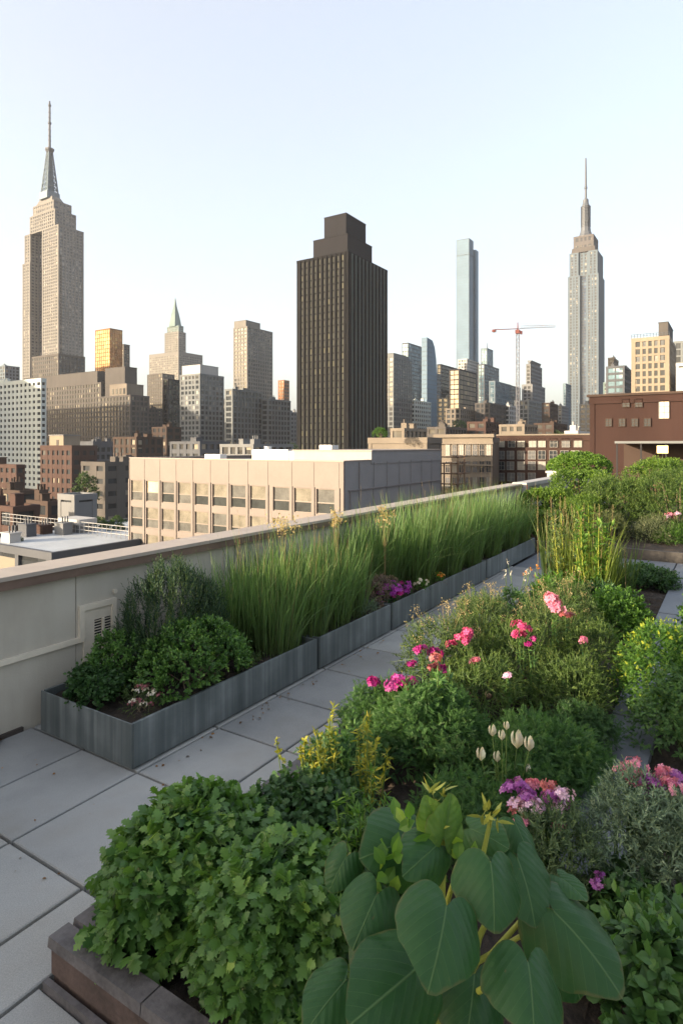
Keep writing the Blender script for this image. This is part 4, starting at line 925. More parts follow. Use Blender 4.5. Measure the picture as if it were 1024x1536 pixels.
# ================================================================ PLANTS
LM = leafmat
l_mint = LM('mint_leaf', (.032, .09, .02), (.095, .185, .04), (.19, .28, .065), .42, .3)
l_box = LM('boxwood_leaf', (.028, .07, .02), (.07, .15, .035), (.14, .23, .055), .45, .25)
l_dark = LM('dark_leaf', (.02, .052, .018), (.046, .105, .028), (.08, .145, .036), .5, .25)
l_rose = LM('rosemary_leaf', (.014, .036, .02), (.032, .068, .036), (.07, .11, .06), .6, .2)
l_grass = LM('tall_grass', (.085, .12, .045), (.10, .185, .065), (.24, .30, .12), .5, .4, 2)
l_grassy = LM('gold_grass', (.06, .10, .02), (.14, .185, .035), (.30, .29, .08), .5, .5, 2)
l_feath = LM('feathery_leaf', (.03, .085, .026), (.08, .165, .045), (.15, .24, .06), .5, .35)
l_fresh = LM('fresh_leaf', (.04, .10, .016), (.09, .19, .03), (.18, .28, .04), .5, .4)
l_olive = LM('olive_leaf', (.03, .06, .02), (.085, .13, .04), (.22, .22, .075), .6, .35)
l_dry = LM('dry_seed_head', (.17, .13, .07), (.34, .27, .15), (.48, .38, .22), .7, .4)
l_silver = LM('silver_leaf', (.07, .11, .07), (.18, .25, .16), (.33, .38, .27), .7, .2)
l_hedge = LM('hedge_leaf', (.035, .08, .012), (.11, .185, .025), (.24, .30, .045), .5, .35, 1.5)
l_bush = LM('bush_leaf', (.03, .065, .016), (.09, .145, .032), (.20, .24, .06), .55, .35, 1.2)
l_yel = LM('yellow_flower', (.14, .18, .025), (.34, .33, .04), (.58, .50, .07), .6, .35)
l_sedum = LM('sedum_leaf', (.09, .065, .055), (.17, .12, .09), (.28, .20, .14), .7, .2)
f_mag = petal('magenta_petal', (.24, .007, .12), (.42, .02, .23)); f_pink = petal('pink_petal', (.50, .10, .22), (.70, .27, .40)); f_pur = petal('purple_petal', (.26, .05, .30), (.44, .13, .44), (.6, .3, .56))
f_red = petal('coral_petal', (.34, .07, .085), (.50, .17, .18)); f_or = petal('orange_petal', (.78, .22, .03), (.85, .40, .06)); f_wh = petal('white_petal', (.62, .55, .50), (.78, .71, .66)); f_lil = petal('lilac_petal', (.55, .30, .55), (.75, .52, .70))
M_GST = plain('green_stem', (.10, .16, .035), .6, 0, .25, 20, 0)
M_YST = plain('yellow_green_stem', (.30, .32, .05), .5, 0, .2, 20, 0)
def at(px, Y, z): x, y = W(px, Y); return (x, y, z)

# ---------------- planter: near end
shrub('rosemary_bush', 'tall wispy dark rosemary-like bush against the parapet at the near planter', (4.0, 4.42, PS - .02), .56, .42, 1.02, 16, .24, 1000, .22, 16, .042, LANCE, l_rose, cat='bush', stem=M_GST, stem_r=.0016, up=.78, wob=.2, open_=.8)
shrub('boxwood_mound', 'dense lumpy green boxwood mound at the near planter', (3.86, 4.02, PS - .03), .55, .42, .60, 18, .19, 1100, .09, 9, .036, OVAL, LM('bright_box_leaf', (.035, .09, .022), (.10, .20, .045), (.20, .31, .07), .42, .3), up=.35, wob=.35, open_=.9, tipl=.45)
shrub('small_boxwood', 'smaller boxwood beside the louvred vent', (3.52, 4.55, PS - .03), .34, .26, .50, 8, .17, 480, .09, 8, .036, OVAL, MATS['bright_box_leaf'], up=.35, wob=.35)
shrub('low_dark_shrub', 'low dark leafy shrub in the near corner of the first planter', (3.21, 4.5, PS - .03), .25, .32, .28, 9, .12, 330, .08, 7, .042, ROUND, l_dark, up=.3, wob=.4)
r, lb = shrub('heather_plant', 'small heather with white and dusky pink flowers in the dark soil of the first planter', (3.27, 4.0, PS - .03), .17, .2, .21, 8, .08, 150, .08, 9, .02, LANCE, l_olive, cat='flowering plant', up=.4)
B, Nr = dome(lb, 18, .07); petal('dusky_petal', (.22, .06, .09), (.36, .13, .16))
for i, p in enumerate(B): g = Geo(); flower_head(g, p + [0, 0, .02], .028, 14, .010); g.build('flower', f_wh if i < 8 else MATS['dusky_petal'], r)
for i, (x, y) in enumerate([(3.9, 3.84), (4.35, 3.85), (4.55, 3.95)]):
    shrub('ground_cover_plant', ('low sprawling sprout at the foot of the boxwood', 'sprout between boxwood and first tall grass clump', 'sprout under the first tall grass clump')[i], (x, y, PS - .03), .12, .1, .12, 4, .06, 50, .06, 6, .03, OVAL, l_olive, cat='sprout', nst=3)
# ---------------- tall grasses
def grass(x, y, n, L, rad, label, mat=l_grass, lean=.10, wd=.0055, z=PS - .03, tips=.12, t0=.1, t1=.75):
    r = thing('grass_clump', label, 'ornamental grass', (x, y, z), 'tall grass clumps along the parapet')
    rad *= 1.8; n = int(n * .85); a = rng.uniform(0, 6.28, n); q = np.sqrt(rng.uniform(0, 1, n)) * rad; B = np.stack([q * np.cos(a), q * np.sin(a), np.zeros(n)], 1); B[:, 1] = np.clip(B[:, 1], 3.80 - y, 4.82 - y)
    D = np.stack([B[:, 0] / rad * lean + rng.normal(0, .08, n), B[:, 1] / rad * lean + rng.normal(0, .08, n), np.ones(n)], 1)
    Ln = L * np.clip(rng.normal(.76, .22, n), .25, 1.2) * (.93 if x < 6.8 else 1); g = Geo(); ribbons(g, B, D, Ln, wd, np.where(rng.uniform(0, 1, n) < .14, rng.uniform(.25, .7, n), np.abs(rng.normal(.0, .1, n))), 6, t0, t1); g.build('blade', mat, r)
    m = max(3, int(n * .03)); g = Geo(); i = rng.integers(0, n, m); d = unit(D[i]); o = unit(B[i] + 1e-4)
    for k in range(m):
        Lk = Ln[k] * 1.12; top = B[i[k]] + d[k] * Lk; g.tube([B[i[k]], B[i[k]] + d[k] * Lk * .6, top], [.0016, .0013, .0008], 3, .3)
        P = B[i[k]] + d[k] * (Lk * rng.uniform(.84, 1.02, 26))[:, None]; g.leaves(P, np.tile(d[k], (26, 1)) + rng.normal(size=(26, 3)) * .35, rng.normal(size=(26, 3)), .017, NEEDLE, rng.uniform(.2, .9, 26))
    g.build('seed_head', l_dry, r); return r
GL = [(4.72, 4.42, 620, 1.0, .16), (4.98, 4.08, 760, 1.02, .18), (5.24, 4.5, 650, 1.1, .17), (5.52, 4.1, 760, 1.02, .18), (5.75, 4.52, 650, 1.12, .17), (6.02, 4.12, 760, 1.06, .18), (6.3, 4.5, 700, 1.14, .18), (6.5, 4.15, 620, 1.0, .17),
      (7.2, 4.6, 420, 1.05, .14), (7.7, 4.6, 500, 1.1, .15), (8.05, 4.5, 700, 1.2, .2), (8.5, 4.2, 700, 1.14, .2), (8.95, 4.5, 700, 1.22, .2), (9.45, 4.15, 760, 1.18, .22), (9.9, 4.5, 700, 1.22, .22), (10.35, 4.12, 760, 1.2, .22), (10.95, 4.45, 760, 1.24, .23), (11.4, 4.1, 760, 1.2, .23), (11.95, 4.45, 760, 1.24, .24), (12.5, 4.15, 760, 1.2, .24), (13.05, 4.4, 700, 1.2, .24), (13.35, 4.0, 500, 1.0, .2)]
ORD = ['first', 'second', 'third', 'fourth', 'fifth', 'sixth', 'seventh', 'eighth', 'ninth', 'tenth', 'eleventh', 'twelfth', 'thirteenth', 'fourteenth', 'fifteenth', 'sixteenth', 'seventeenth', 'eighteenth', 'nineteenth', 'twentieth', 'twenty-first', 'twenty-second']
for i, (x, y, n, L, rad) in enumerate(GL):
    side = 'by the parapet' if y > 4.3 else 'by the walkway'
    grass(x, y, n, L, rad, f'tall green grass clump {side}, {ORD[i]} from the boxwood end of the planters', wd=.0085 if i < 8 else .0105)
# airy dry flower stalks above the parapet
for px, Y, py, lab in ((425, 6.9, 772, 'airy dry flower stalk with a broad pale head above the parapet cap'), (505, 7.6, 768, 'airy dry flower stalk with a narrow pinkish head above the parapet cap'), (577, 8.6, 762, 'thin dry stalk rising where the tan building ends')):
    x, y, _ = at(px, Y, 0); zt = ZT(py, Y); r = thing('dry_stalk', lab, 'dry plant', (x, y, PS)); g = Geo(); h = zt - PS; wd_ = .16 if px == 425 else .07
    for k in range(7):
        e = np.array([rng.normal(0, wd_ * .7), rng.normal(0, wd_ * .7), h * rng.uniform(.86, 1.0)]); g.tube([(0, 0, 0), (e[0] * .15, e[1] * .15, h * .55), e], [.002, .0017, .001], 3)
        P = e + rng.normal(0, 1, (26, 3)) * [wd_ * .45, wd_ * .45, .035]; g.leaves(P, rng.normal(size=(26, 3)), rng.normal(size=(26, 3)) + UP, .013, FLORET, rng.uniform(.5, 1, 26))
    g.build('seed_head', l_dry, r)
# sedum and flowers in the second and third planter
shrub('brown_sedum', 'rounded brownish sedum cushion in front of the grass at the planter joint', (7.12, 3.98, PS - .03), .52, .21, .40, 12, .14, 560, .09, 8, .026, OVAL, l_sedum, cat='flowering plant', up=.5)
shrub('silver_tussock', 'grey-green drooping tussock at the end of the second planter', (6.62, 3.88, PS - .03), .18, .15, .22, 6, .09, 160, .12, 10, .04, NEEDLE, l_silver, cat='flowering plant', up=.2)
r, lb = shrub('petunia_plant', 'magenta and purple petunias spilling over the planter edge', (7.45, 3.89, PS - .03), .42, .15, .27, 10, .11, 240, .07, 6, .03, OVAL, l_dark, cat='flowering plant')
B, Nr = dome(lb, 34, .08)
for nm, m, s in (('flower', f_mag, slice(0, 9)), ('flower', petal('violet_petal', (.28, .02, .32), (.48, .07, .50)), slice(9, 34))):
    for p in B[s]: g = Geo(); flower_head(g, p + [0, 0, .015], .042, 14, .026); g.build(nm, m, r)
for px, Y, py, lab, m in ((652, 8.75, 868, 'pale yellow flowers beside the petunias', f_wh), (680, 9.2, 855, 'orange and red flowers in the third planter', f_or)):
    x, y, _ = at(px, Y, 0); y = max(y, 3.82); r, lb = shrub('marigold_plant', lab, (x, y, PS - .03), .14, .11, .20, 5, .07, 110, .07, 6, .03, OVAL, l_fresh, cat='flowering plant')
    B, Nr = dome(lb, 9, .1); 
    for p in B: g = Geo(); flower_head(g, p + [0, 0, .02], .022, 10, .018); g.build('flower', m, r)

# ---------------- raised bed, near end: leafy mounds
SB = .14
def mound(name, label, px, Y, rx, ry, h, k, size, n, leaf, mat, z=SB, cat='leafy plant', tm=LOBED, L=.13, kk=7, **kw):
    x, y, _ = at(px, Y, z); d = dict(up=.25, wob=.35, open_=1.05, droop=.25, tipl=.35); d.update(kw)
    return shrub(name, label, (x, y, z), rx, ry, h, k, size, n, L, kk, leaf, tm, mat, cat=cat, nst=18, stem=M_GST, **d)
mound('mint_mound', 'big mound of fresh green lobed leaves at the kerb corner, beside the walkway', 300, 2.98, .47, .47, .50, 16, .19, 430, .088, l_mint)
mound('chrysanthemum_mound', 'leafy lobed mound in the near foreground, left of the giant heart-shaped leaves', 418, 2.52, .36, .36, .58, 14, .17, 400, .080, l_mint)
#mound('chrysanthemum_mound', 'darker lobed foliage spilling over the brick edging at the bottom of the photo', 250, 2.42, .30, .26, .26, 8, .13, 240, .055, l_box)
mound('leafy_herb', 'dark leafy herb between the big corner mound and the yellow flowers', 455, 3.35, .42, .36, .42, 12, .15, 480, .055, l_dark)
mound('leafy_herb', 'green leafy herb hugging the concrete kerb beside the walkway', 512, 3.95, .32, .30, .40, 10, .13, 340, .055, l_feath, tm=PINN)
mound('leafy_herb', 'low leafy herb right behind the giant heart-shaped leaves', 560, 2.95, .34, .30, .40, 10, .14, 320, .05, l_box)
mound('leafy_herb', 'dark broad leaves in the shade under the giant leaves', 470, 2.75, .3, .3, .36, 8, .14, 220, .06, l_dark)
mound('leafy_herb', 'glossy leafy plant in the near corner beyond the giant leaves', 1000, 2.35, .34, .34, .42, 10, .16, 280, .075, l_box, tm=OVAL, z=.14)
mound('leafy_herb', 'low dark leaves under the purple flowers beside the giant leaves', 930, 2.75, .30, .22, .26, 8, .12, 220, .06, l_dark, z=.14)
mound('carrot_fern', 'feathery fern-like mound left of the white buds', 640, 4.35, .46, .42, .56, 13, .17, 620, .075, l_feath, tm=FERN, cat='fern', droop=.1)
mound('carrot_fern', 'broad feathery green mound behind the white buds', 810, 3.95, .50, .42, .46, 13, .17, 640, .075, l_feath, tm=FERN, cat='fern', droop=.1)
mound('carrot_fern', 'small feathery plant between the yellow flowers and the white buds', 690, 3.4, .30, .28, .42, 9, .13, 330, .06, l_feath, tm=FERN, cat='fern', droop=.1)
mound('carrot_fern', 'feathery plant close to the walkway below the magenta flowers', 575, 4.7, .34, .34, .42, 9, .13, 400, .065, l_feath, tm=FERN, cat='fern', droop=.1)
mound('carrot_fern', 'feathery dark mound against the blue-grey kerb', 875, 4.45, .30, .26, .36, 8, .12, 300, .065, l_dark, tm=FERN, cat='fern', droop=.1)
# silver spikes rising from the fern
def spikes(name, label, px, Y, n, h, spread, mat, tm, leaf, k, stem=None, cat='flowering plant', z=SB, dens=1.0, top=.45, lean=.18):
    x, y, _ = at(px, Y, z); r = thing(name, label, cat, (x, y, z)); st = Geo()
    for i in range(n):
        g = Geo(); a = rng.uniform(0, 6.28); q = spread * math.sqrt(rng.uniform(0, 1)); hh = h * rng.uniform(.72, 1.05); tip = np.array([q * math.cos(a) + rng.normal(0, lean * .3) * hh, q * math.sin(a) + rng.normal(0, lean * .3) * hh, hh]); b = np.array([q * math.cos(a) * .4, q * math.sin(a) * .4, 0])
        mid = (b + tip) / 2 + rng.normal(0, .015, 3); st.tube([b, mid, tip], [.005, .0038, .0018], 5)
        t = 1 - top * rng.uniform(0, 1, k) ** 1.2; P = b + (tip - b) * t[:, None]; dd = unit(rng.normal(size=(k, 3)) + UP * .8)
        g.leaves(P, dd, rng.normal(size=(k, 3)) * .5 + UP, leaf * rng.uniform(.7, 1.2, k), tm, rng.uniform(.1, .95, k)); g.tube([b + (tip - b) * (1 - top) + .002, tip + .001], [.0025, .0012], 4, .4); g.build('flower_spike', mat, r)
    st.build('stem', stem or M_GST, r); return r
spikes('silver_sage', 'upright pale grey-green leaf spikes above the feathery mound', 655, 4.3, 7, .68, .13, l_feath, LANCE, .075, 40, top=.55)
spikes('goldenrod', 'bright yellow flowering goldenrod spikes beside the heart-leaved plant', 553, 3.6, 8, .62, .14, l_yel, LANCE, .05, 44, top=.7)
spikes('goldenrod', 'pale yellow flowering spike group close to the walkway kerb', 492, 3.75, 5, .58, .11, l_yel, LANCE, .045, 36, top=.65)
spikes('goldenrod', 'low yellow flowers at the edge of the dark leafy herb', 462, 3.7, 8, .46, .16, l_yel, OVAL, .03, 22, top=.3)
spikes('yellow_herb', 'yellow-green leafy tips just behind the giant heart-shaped leaves', 545, 3.05, 16, .52, .22, l_fresh, LANCE, .05, 30, top=.5)
# ---------------- wispy shrubs of the middle
WZ = [('left end beside the walkway', 655, 5.6, .42, .70, l_olive), ('behind the left one', 720, 6.0, .42, .78, l_olive), ('centre of the bed', 770, 5.5, .46, .72, l_bush), ('below the pink bloom', 820, 5.9, .46, .82, l_olive), ('right of the centre', 880, 5.6, .40, .70, l_bush), ('dark low one in front', 720, 4.95, .44, .55, l_bush), ('next to the blue-grey kerb', 850, 5.0, .36, .52, l_bush), ('far back by the tall yellow stalks', 850, 7.0, .42, .72, l_olive), ('leaning over the walkway edge', 690, 6.6, .36, .72, l_olive)]
for i, (wh, px, Y, rr, h, m) in enumerate(WZ):
    x, y, _ = at(px, Y, 0); y = min(y, 2.25)
    r, lb = shrub('wispy_shrub', f'wispy twiggy shrub with small olive leaves, {wh}', (x, y, SB), rr, rr * .9, h, 12, .18, 430, .2, 15, .036, LANCE, m, group=None, stem=M_GST, stem_r=.0016, up=.35, wob=.5, open_=.8, tipl=.45, rnd_s=.4)
    if m is l_olive:
        B, Nr = dome(lb, 26, h * .6); g = Geo()
        for p, q in zip(B, Nr):
            e = p + q * .06 + UP * .08; g.tube([p - q * .1, e], .0012, 3); c = 12; g.leaves(e + rng.normal(0, .018, (c, 3)), rng.normal(size=(c, 3)), rng.normal(size=(c, 3)) + UP, .014, OVAL, rng.uniform(.2, 1, c))
        g.build('seed_head', l_dry, r)
def bloom(name, label, px, py, Y, heads, r_, n, size, mats, z=SB, spread=.06, cat='flowering plant', fl='flower'):
    x, y, _ = at(px, Y, z); r = thing(name, label, cat, (x, y, z)); h = ZT(py, Y) - z; g = Geo(); hs = []
    for i in range(heads):
        p = np.array([rng.normal(0, spread), rng.normal(0, spread), h * (1 + rng.normal(0, .04)) - abs(rng.normal(0, spread * .6))]); hs.append(p)
        g.tube([(p[0] * .3, p[1] * .3, 0), (p[0] * .7, p[1] * .7, h * .6), p], [.004, .003, .002], 4)
    st = g.build('stem', M_GST, r)
    for m, q in zip([mats[i % len(mats)] for i in range(heads)], hs):
        g = Geo(); flower_head(g, q, r_ * rng.uniform(.8, 1.2), n, size); g.build(fl, m, r)
    g = Geo(); k = 40 * heads; t = rng.uniform(.25, .95, k); i = rng.integers(0, heads, k); H = np.array(hs)[i]; P = H * t[:, None] * [1, 1, 1]; P[:, :2] = H[:, :2] * (.3 + .7 * t[:, None])
    g.leaves(P, unit(rng.normal(size=(k, 3)) + UP * .5), rng.normal(size=(k, 3)) * .4 + UP, .045, LANCE, rng.uniform(.1, .8, k)); g.build('foliage', l_feath, r); return r
bloom('phlox', 'deep magenta blooms leaning over the walkway, nearest group', 594, 1026, 4.55, 7, .05, 30, .026, [f_mag, f_mag, petal('plum_petal', (.30, .02, .20), (.46, .06, .32))], spread=.07)
bloom('phlox', 'magenta and coral blooms at the walkway edge', 642, 974, 5.1, 5, .045, 26, .025, [f_mag, f_red], spread=.08)
bloom('phlox', 'bright pink-red blooms in the middle of the wispy shrubs', 686, 953, 5.3, 5, .045, 26, .025, [petal('rose_petal', (.40, .03, .14), (.60, .10, .26))], spread=.05)
bloom('phlox', 'single pink bloom in the centre of the bed', 783, 939, 5.1, 3, .05, 28, .026, [petal('rose_petal', 0, 0)] if False else [MATS['rose_petal']], spread=.025)
bloom('phlox', 'tall light pink bloom below the yellow stalks', 831, 903, 5.5, 4, .055, 32, .028, [f_pink], spread=.03)
bloom('phlox', 'small coral bloom right of the light pink one', 852, 929, 5.5, 2, .045, 22, .022, [f_red], spread=.02)
bloom('phlox', 'small orange bloom at the walkway edge beyond the shrubs', 742, 900, 7.4, 2, .045, 20, .022, [f_or], spread=.03)
bloom('phlox', 'lilac and crimson flower cluster right behind the giant leaves', 812, 1185, 3.15, 17, .04, 30, .016, [f_pur, f_lil, f_pink, f_pur, f_lil, f_red, f_pur], spread=.10)
bloom('phlox', 'big pink flower head on the silvery bush', 947, 1155, 3.2, 7, .045, 34, .017, [f_pink], spread=.03, z=.2)
bloom('phlox', 'pink and purple flower heads at the right edge above the silvery bush', 1003, 1163, 3.15, 9, .042, 32, .016, [f_pur, f_pink, f_pur], spread=.06, z=.2)
bloom('phlox', 'low purple flowers beside the silvery bush', 966, 1350, 2.75, 4, .026, 22, .011, [f_pur, f_lil], spread=.04, z=.2)
bloom('phlox', 'small purple bloom left of the silvery bush', 887, 1318, 2.8, 2, .026, 22, .011, [f_pur], spread=.02, z=.2)
# white tulip-like buds
x, y, _ = at(757, 3.6, SB); r = thing('white_tulip', 'cluster of white tulip-like buds on thin stems', 'tulip', (x, y, SB)); st = Geo(); lf = Geo()
for px, py, s in ((738, 1104, .8), (752, 1100, .7), (775, 1118, 1.25), (793, 1114, 1.0), (721, 1131, .9), (759, 1094, .6), (745, 1140, .75), (790, 1160, .8)):
    q = np.array(at(px, 3.6 + rng.uniform(-.08, .08), ZT(py, 3.6))) - np.array([x, y, SB]); b = q * [.35, .35, 0]; st.tube([b, (b + q) / 2 + [0, 0, .02], q - [0, 0, .03 * s]], [.005, .004, .003], 5)
    g = Geo(); a = s * .085
    for k in range(6):
        th = k * 1.047 + (.5 if k % 2 else 0); rr = .30 * a if k % 2 else .36 * a; rows = [(0, .05), (.35, .9), (.7, 1.0), (1.0, .72)]; V = []
        for t, m in rows:
            for u in (-1, 0, 1): ang = th + u * .64 * (1 - .42 * t * t); V.append((rr * m * math.cos(ang), rr * m * math.sin(ang), a * (1.0 * t - .5) - (.14 * a if u and t == 1 else 0)))
        F_ = [(3 * i + j, 3 * i + j + 1, 3 * i + j + 4, 3 * i + j + 3) for i in range(3) for j in range(2)]; g.add(np.array(V) + q, F_, rng.uniform(0, 1))
    g.build('flower', f_wh, r, True)
    k = 14; t = rng.uniform(.1, .75, k); lf.leaves(b + (q - b) * t[:, None], unit(rng.normal(size=(k, 3)) + UP), rng.normal(size=(k, 3)) + UP, .06, LANCE, rng.uniform(.2, .9, k))
st.build('stem', M_GST, r); lf.build('foliage', l_feath, r)
# silvery bushes
mound('silver_bush', 'silvery grey fine-leaved bush at the right, below the pink flowers', 955, 3.05, .27, .25, .56, 11, .13, 620, .034, l_silver, z=.2, cat='bush', tm=LANCE, L=.11, kk=12, up=.5, droop=0, open_=.8)
mound('silver_bush', 'grey-green fine-leaved bush under the lilac flower cluster', 832, 3.0, .22, .22, .50, 9, .11, 460, .034, LM('grey_green_leaf', (.05, .085, .04), (.11, .16, .07), (.19, .24, .11), .65, .25), cat='bush', tm=LANCE, L=.11, kk=12, up=.5, droop=0, open_=.8)
mound('silver_bush', 'silvery bush cut off by the right edge, behind the glossy leaves', 1030, 2.95, .26, .24, .52, 10, .13, 480, .034, l_silver, z=.2, cat='bush', tm=LANCE, L=.11, kk=12, up=.5, droop=0, open_=.8)
# ---------------- giant heart-leaved plant
def heart_mat():
    n = N('giant_leaf'); a = n.n('ShaderNodeAttribute', attribute_name='leafco'); sx = n.n('ShaderNodeSeparateXYZ'); n.l(a.outputs[1], sx.inputs[0]); ax = n.math('ABSOLUTE', sx.outputs[0]); y = sx.outputs[1]
    ph = n.math('MULTIPLY', n.math('SUBTRACT', y, n.math('MULTIPLY', ax, 1.15)), 4.6)
    fr = n.math('ABSOLUTE', n.math('SUBTRACT', n.math('FRACT', n.math('ADD', ph, 20)), .5))           # .5 on a side vein
    v1 = n.math('MULTIPLY', n.ramp(fr, [(.465, (0,) * 3), (.5, (1,) * 3)]), .45); mid = n.ramp(ax, [(.004, (1,) * 3), (.02, (0,) * 3)])
    vein = n.math('MAXIMUM', v1, mid); t = n.attr('tint')[2]
    c = n.ramp(t, [(0, (.014, .048, .014)), (.5, (.034, .096, .028)), (.85, (.09, .18, .035)), (1, (.19, .29, .05))])
    f = n.noise(7, 4); c = n.mix(n.ramp(f, [(.35, (0,) * 3), (.7, (1,) * 3)]), n.mix(1, c, (.78, .85, .85), 'MULTIPLY'), c)
    c = n.mix(n.math('MULTIPLY', vein, .5), c, (.13, .22, .085)); ed = n.math('ADD', sx.outputs[2], n.math('MULTIPLY', n.math('SUBTRACT', n.noise(16, 3), .5), .22)); c = n.mix(n.math('MULTIPLY', n.ramp(ed, [(.965, (0,) * 3), (1.0, (1,) * 3)]), .40), c, (.13, .10, .035)); spn = n.noise(38, 2); c = n.mix(n.ramp(spn, [(.74, (0,) * 3), (.78, (.7,) * 3)]), c, (.10, .085, .03)); n.base(c); n.l(n.ramp(n.noise(9, 3), [(.3, (.40,) * 3), (.7, (.56,) * 3)]), n.p.inputs['Roughness']); n.p.inputs['Specular IOR Level'].default_value = .26
    q = n.math('SUBTRACT', n.math('MULTIPLY', fr, -.7), n.math('MULTIPLY', mid, .6)); n.bump(n.math('ADD', q, n.math('MULTIPLY', n.noise(60, 2), .35)), .5, .008)
    tr = n.n('ShaderNodeBsdfTranslucent'); n.l(n.mix(1, c, (1.4, 1.6, .6), 'MULTIPLY'), tr.inputs[0]); mx = n.n('ShaderNodeMixShader'); mx.inputs[0].default_value = .22
    n.l(n.p.outputs[0], mx.inputs[1]); n.l(tr.outputs[0], mx.inputs[2]); n.l(mx.outputs[0], n.o.inputs[0]); return n.m
m_heart = heart_mat()
def heart(L, wide=.5, fold=.25, curl=.35, wave=.02, back=.30, nr=14, nf=56, cup=0.0):
    ph = np.linspace(-PI, PI, nf, endpoint=False); c = np.abs(ph)
    key = np.array([0, .25, .6, 1.0, 1.5, 2.0, 2.4, 2.65, 2.87, 3.02, PI]); val = np.array([1.0, .85, .72, .645, .61, .61, .63, .60, .46, .22, .06])
    R = np.interp(c, key, val); R = (R + np.roll(R, 1) + np.roll(R, -1)) / 3; rr = np.linspace(.04, 1, nr)
    x = rr[:, None] * (R * np.sin(ph))[None] * (wide / .5); y = rr[:, None] * (R * np.cos(ph))[None]
    s = np.sign(x) * 0 + 1; ax = np.abs(x)
    z = fold * ax * (1 - .4 * ax) - curl * np.clip(y, -.3, 1) ** 2 * np.sign(np.clip(y, 0, 1) + .001) - .5 * fold * ax ** 2 * 2 - cup * (ax ** 2) * 1.6
    z += wave * np.sin(ph * 7 + rng.uniform(0, 6))[None] * rr[:, None] ** 3 + .6 * wave * np.sin(ph * 13)[None] * rr[:, None] ** 4
    fr = np.abs((((y - 1.15 * ax) * 4.6) % 1) - .5); z -= .0035 * fr * np.clip(ax * 5, 0, 1)
    V = np.concatenate([[[0, 0, 0]], np.stack([x, y, z], -1).reshape(-1, 3)]); co_ = V.copy(); co_[1:, 2] = np.repeat(rr, nf); co_[0, 2] = 0; F_ = []
    j = np.arange(nf); k = (j + 1) % nf
    tri = np.stack([np.zeros(nf, int), 1 + j, 1 + k, 1 + k], -1); i = 1 + np.arange(nr - 1)[:, None] * nf
    q = np.stack([i + j, i + nf + j, i + nf + k, i + k], -1).reshape(-1, 4)
    return V * L, [tuple(t[:3]) for t in tri] + [tuple(t) for t in q], co_
hx, hy, _ = at(648, 1.98, 0); r = thing('heart_leaved_plant', 'large plant with giant dark green heart-shaped leaves and yellow-green stalks in the near foreground', 'large-leaved plant', (hx, hy, SB)); HP = np.array([hx, hy, SB])
vx3 = np.array([SN, -CS, 0]); vy3 = np.array([CS, SN, 0])     # across the view, away from the viewer
# petiole end (photo px, py, distance), leaf tip (px, py, distance), length factor, width, tint, normal bias
HL = [((657, 1373), 1.62, (640, 1490), 1.44, .50, .40, .05), ((727, 1306), 1.74, (739, 1404), 1.60, .52, .42, .05), ((550, 1352), 1.86, (513, 1436), 1.74, .50, .36, -.1), ((600, 1262), 2.05, (530, 1285), 1.92, .50, .45, -.1),
      ((505, 1292), 2.02, (476, 1345), 1.96, .46, .36, -.2), ((640, 1272), 1.95, (600, 1310), 1.82, .44, .52, .0), ((700, 1245), 2.12, (750, 1265), 2.0, .46, .55, .1), ((770, 1300), 2.0, (806, 1400), 1.85, .50, .38, .15),
      ((835, 1382), 1.90, (950, 1500), 1.72, .44, .36, .25), ((783, 1455), 1.56, (800, 1570), 1.40, .52, .40, .05), ((600, 1465), 1.66, (505, 1545), 1.50, .46, .34, -.2), ((500, 1480), 1.74, (440, 1550), 1.62, .46, .44, -.3),
      ((700, 1475), 1.78, (690, 1590), 1.62, .52, .30, .0), ((765, 1240), 2.2, (790, 1290), 2.1, .50, .50, .2), ((835, 1320), 2.05, (876, 1350), 1.95, .40, .52, .3), ((650, 1246), 2.0, (622, 1186), 2.0, .42, .93, -.1), ((657, 1248), 1.98, (670, 1180), 1.99, .36, .88, .2), ((560, 1420), 1.95, (520, 1500), 1.85, .5, .28, -.1), ((830, 1440), 1.95, (880, 1520), 1.9, .5, .28, .1)]
pet = Geo(); crown = np.array([0, 0, .02])
for i, ((ax_, ay), Ya, (tx_, ty), Yt, wide, tint, bias) in enumerate(HL):
    A = np.array(at(ax_ + 10, Ya, ZT(ay, Ya))) - HP; T = np.array(at(tx_ + 10, Yt, ZT(ty, Yt))) - HP; d = T - A; L = np.linalg.norm(d) * .87; d = unit(d)
    up = i in (15, 16); Nn = (-vy3 * 1.0 + UP * (.75 if not up else .1) + vx3 * bias * 1.4)
    Z = unit(Nn - d * (Nn @ d)); X = np.cross(d, Z)
    V, F_, co_ = heart(L, wide * 1.15, fold=rng.uniform(.05, .3) if not up else .9, curl=rng.uniform(.2, .42) if not up else .12, wave=rng.uniform(.014, .03), cup=rng.uniform(.35, .75))
    P = A + V[:, :1] * X + V[:, 1:2] * d + V[:, 2:] * Z; g = Geo(); g.add(P, F_, np.clip(tint + rng.normal(0, .015, len(P)), 0, 1), co_); g.build('leaf', m_heart, r, True)
    b = crown + np.array([rng.normal(0, .05), rng.normal(0, .05), 0]); m = b * .45 + A * .55 + np.array([0, 0, .10]) - d * .06
    pet.tube([b, b * .7 + m * .3 + [0, 0, .05], m, A - d * .03 - Z * .014, A - Z * .007], [.016, .014, .010, .006, .002], 8)
pet.build('petiole', M_YST, r, True)
g = Geo()
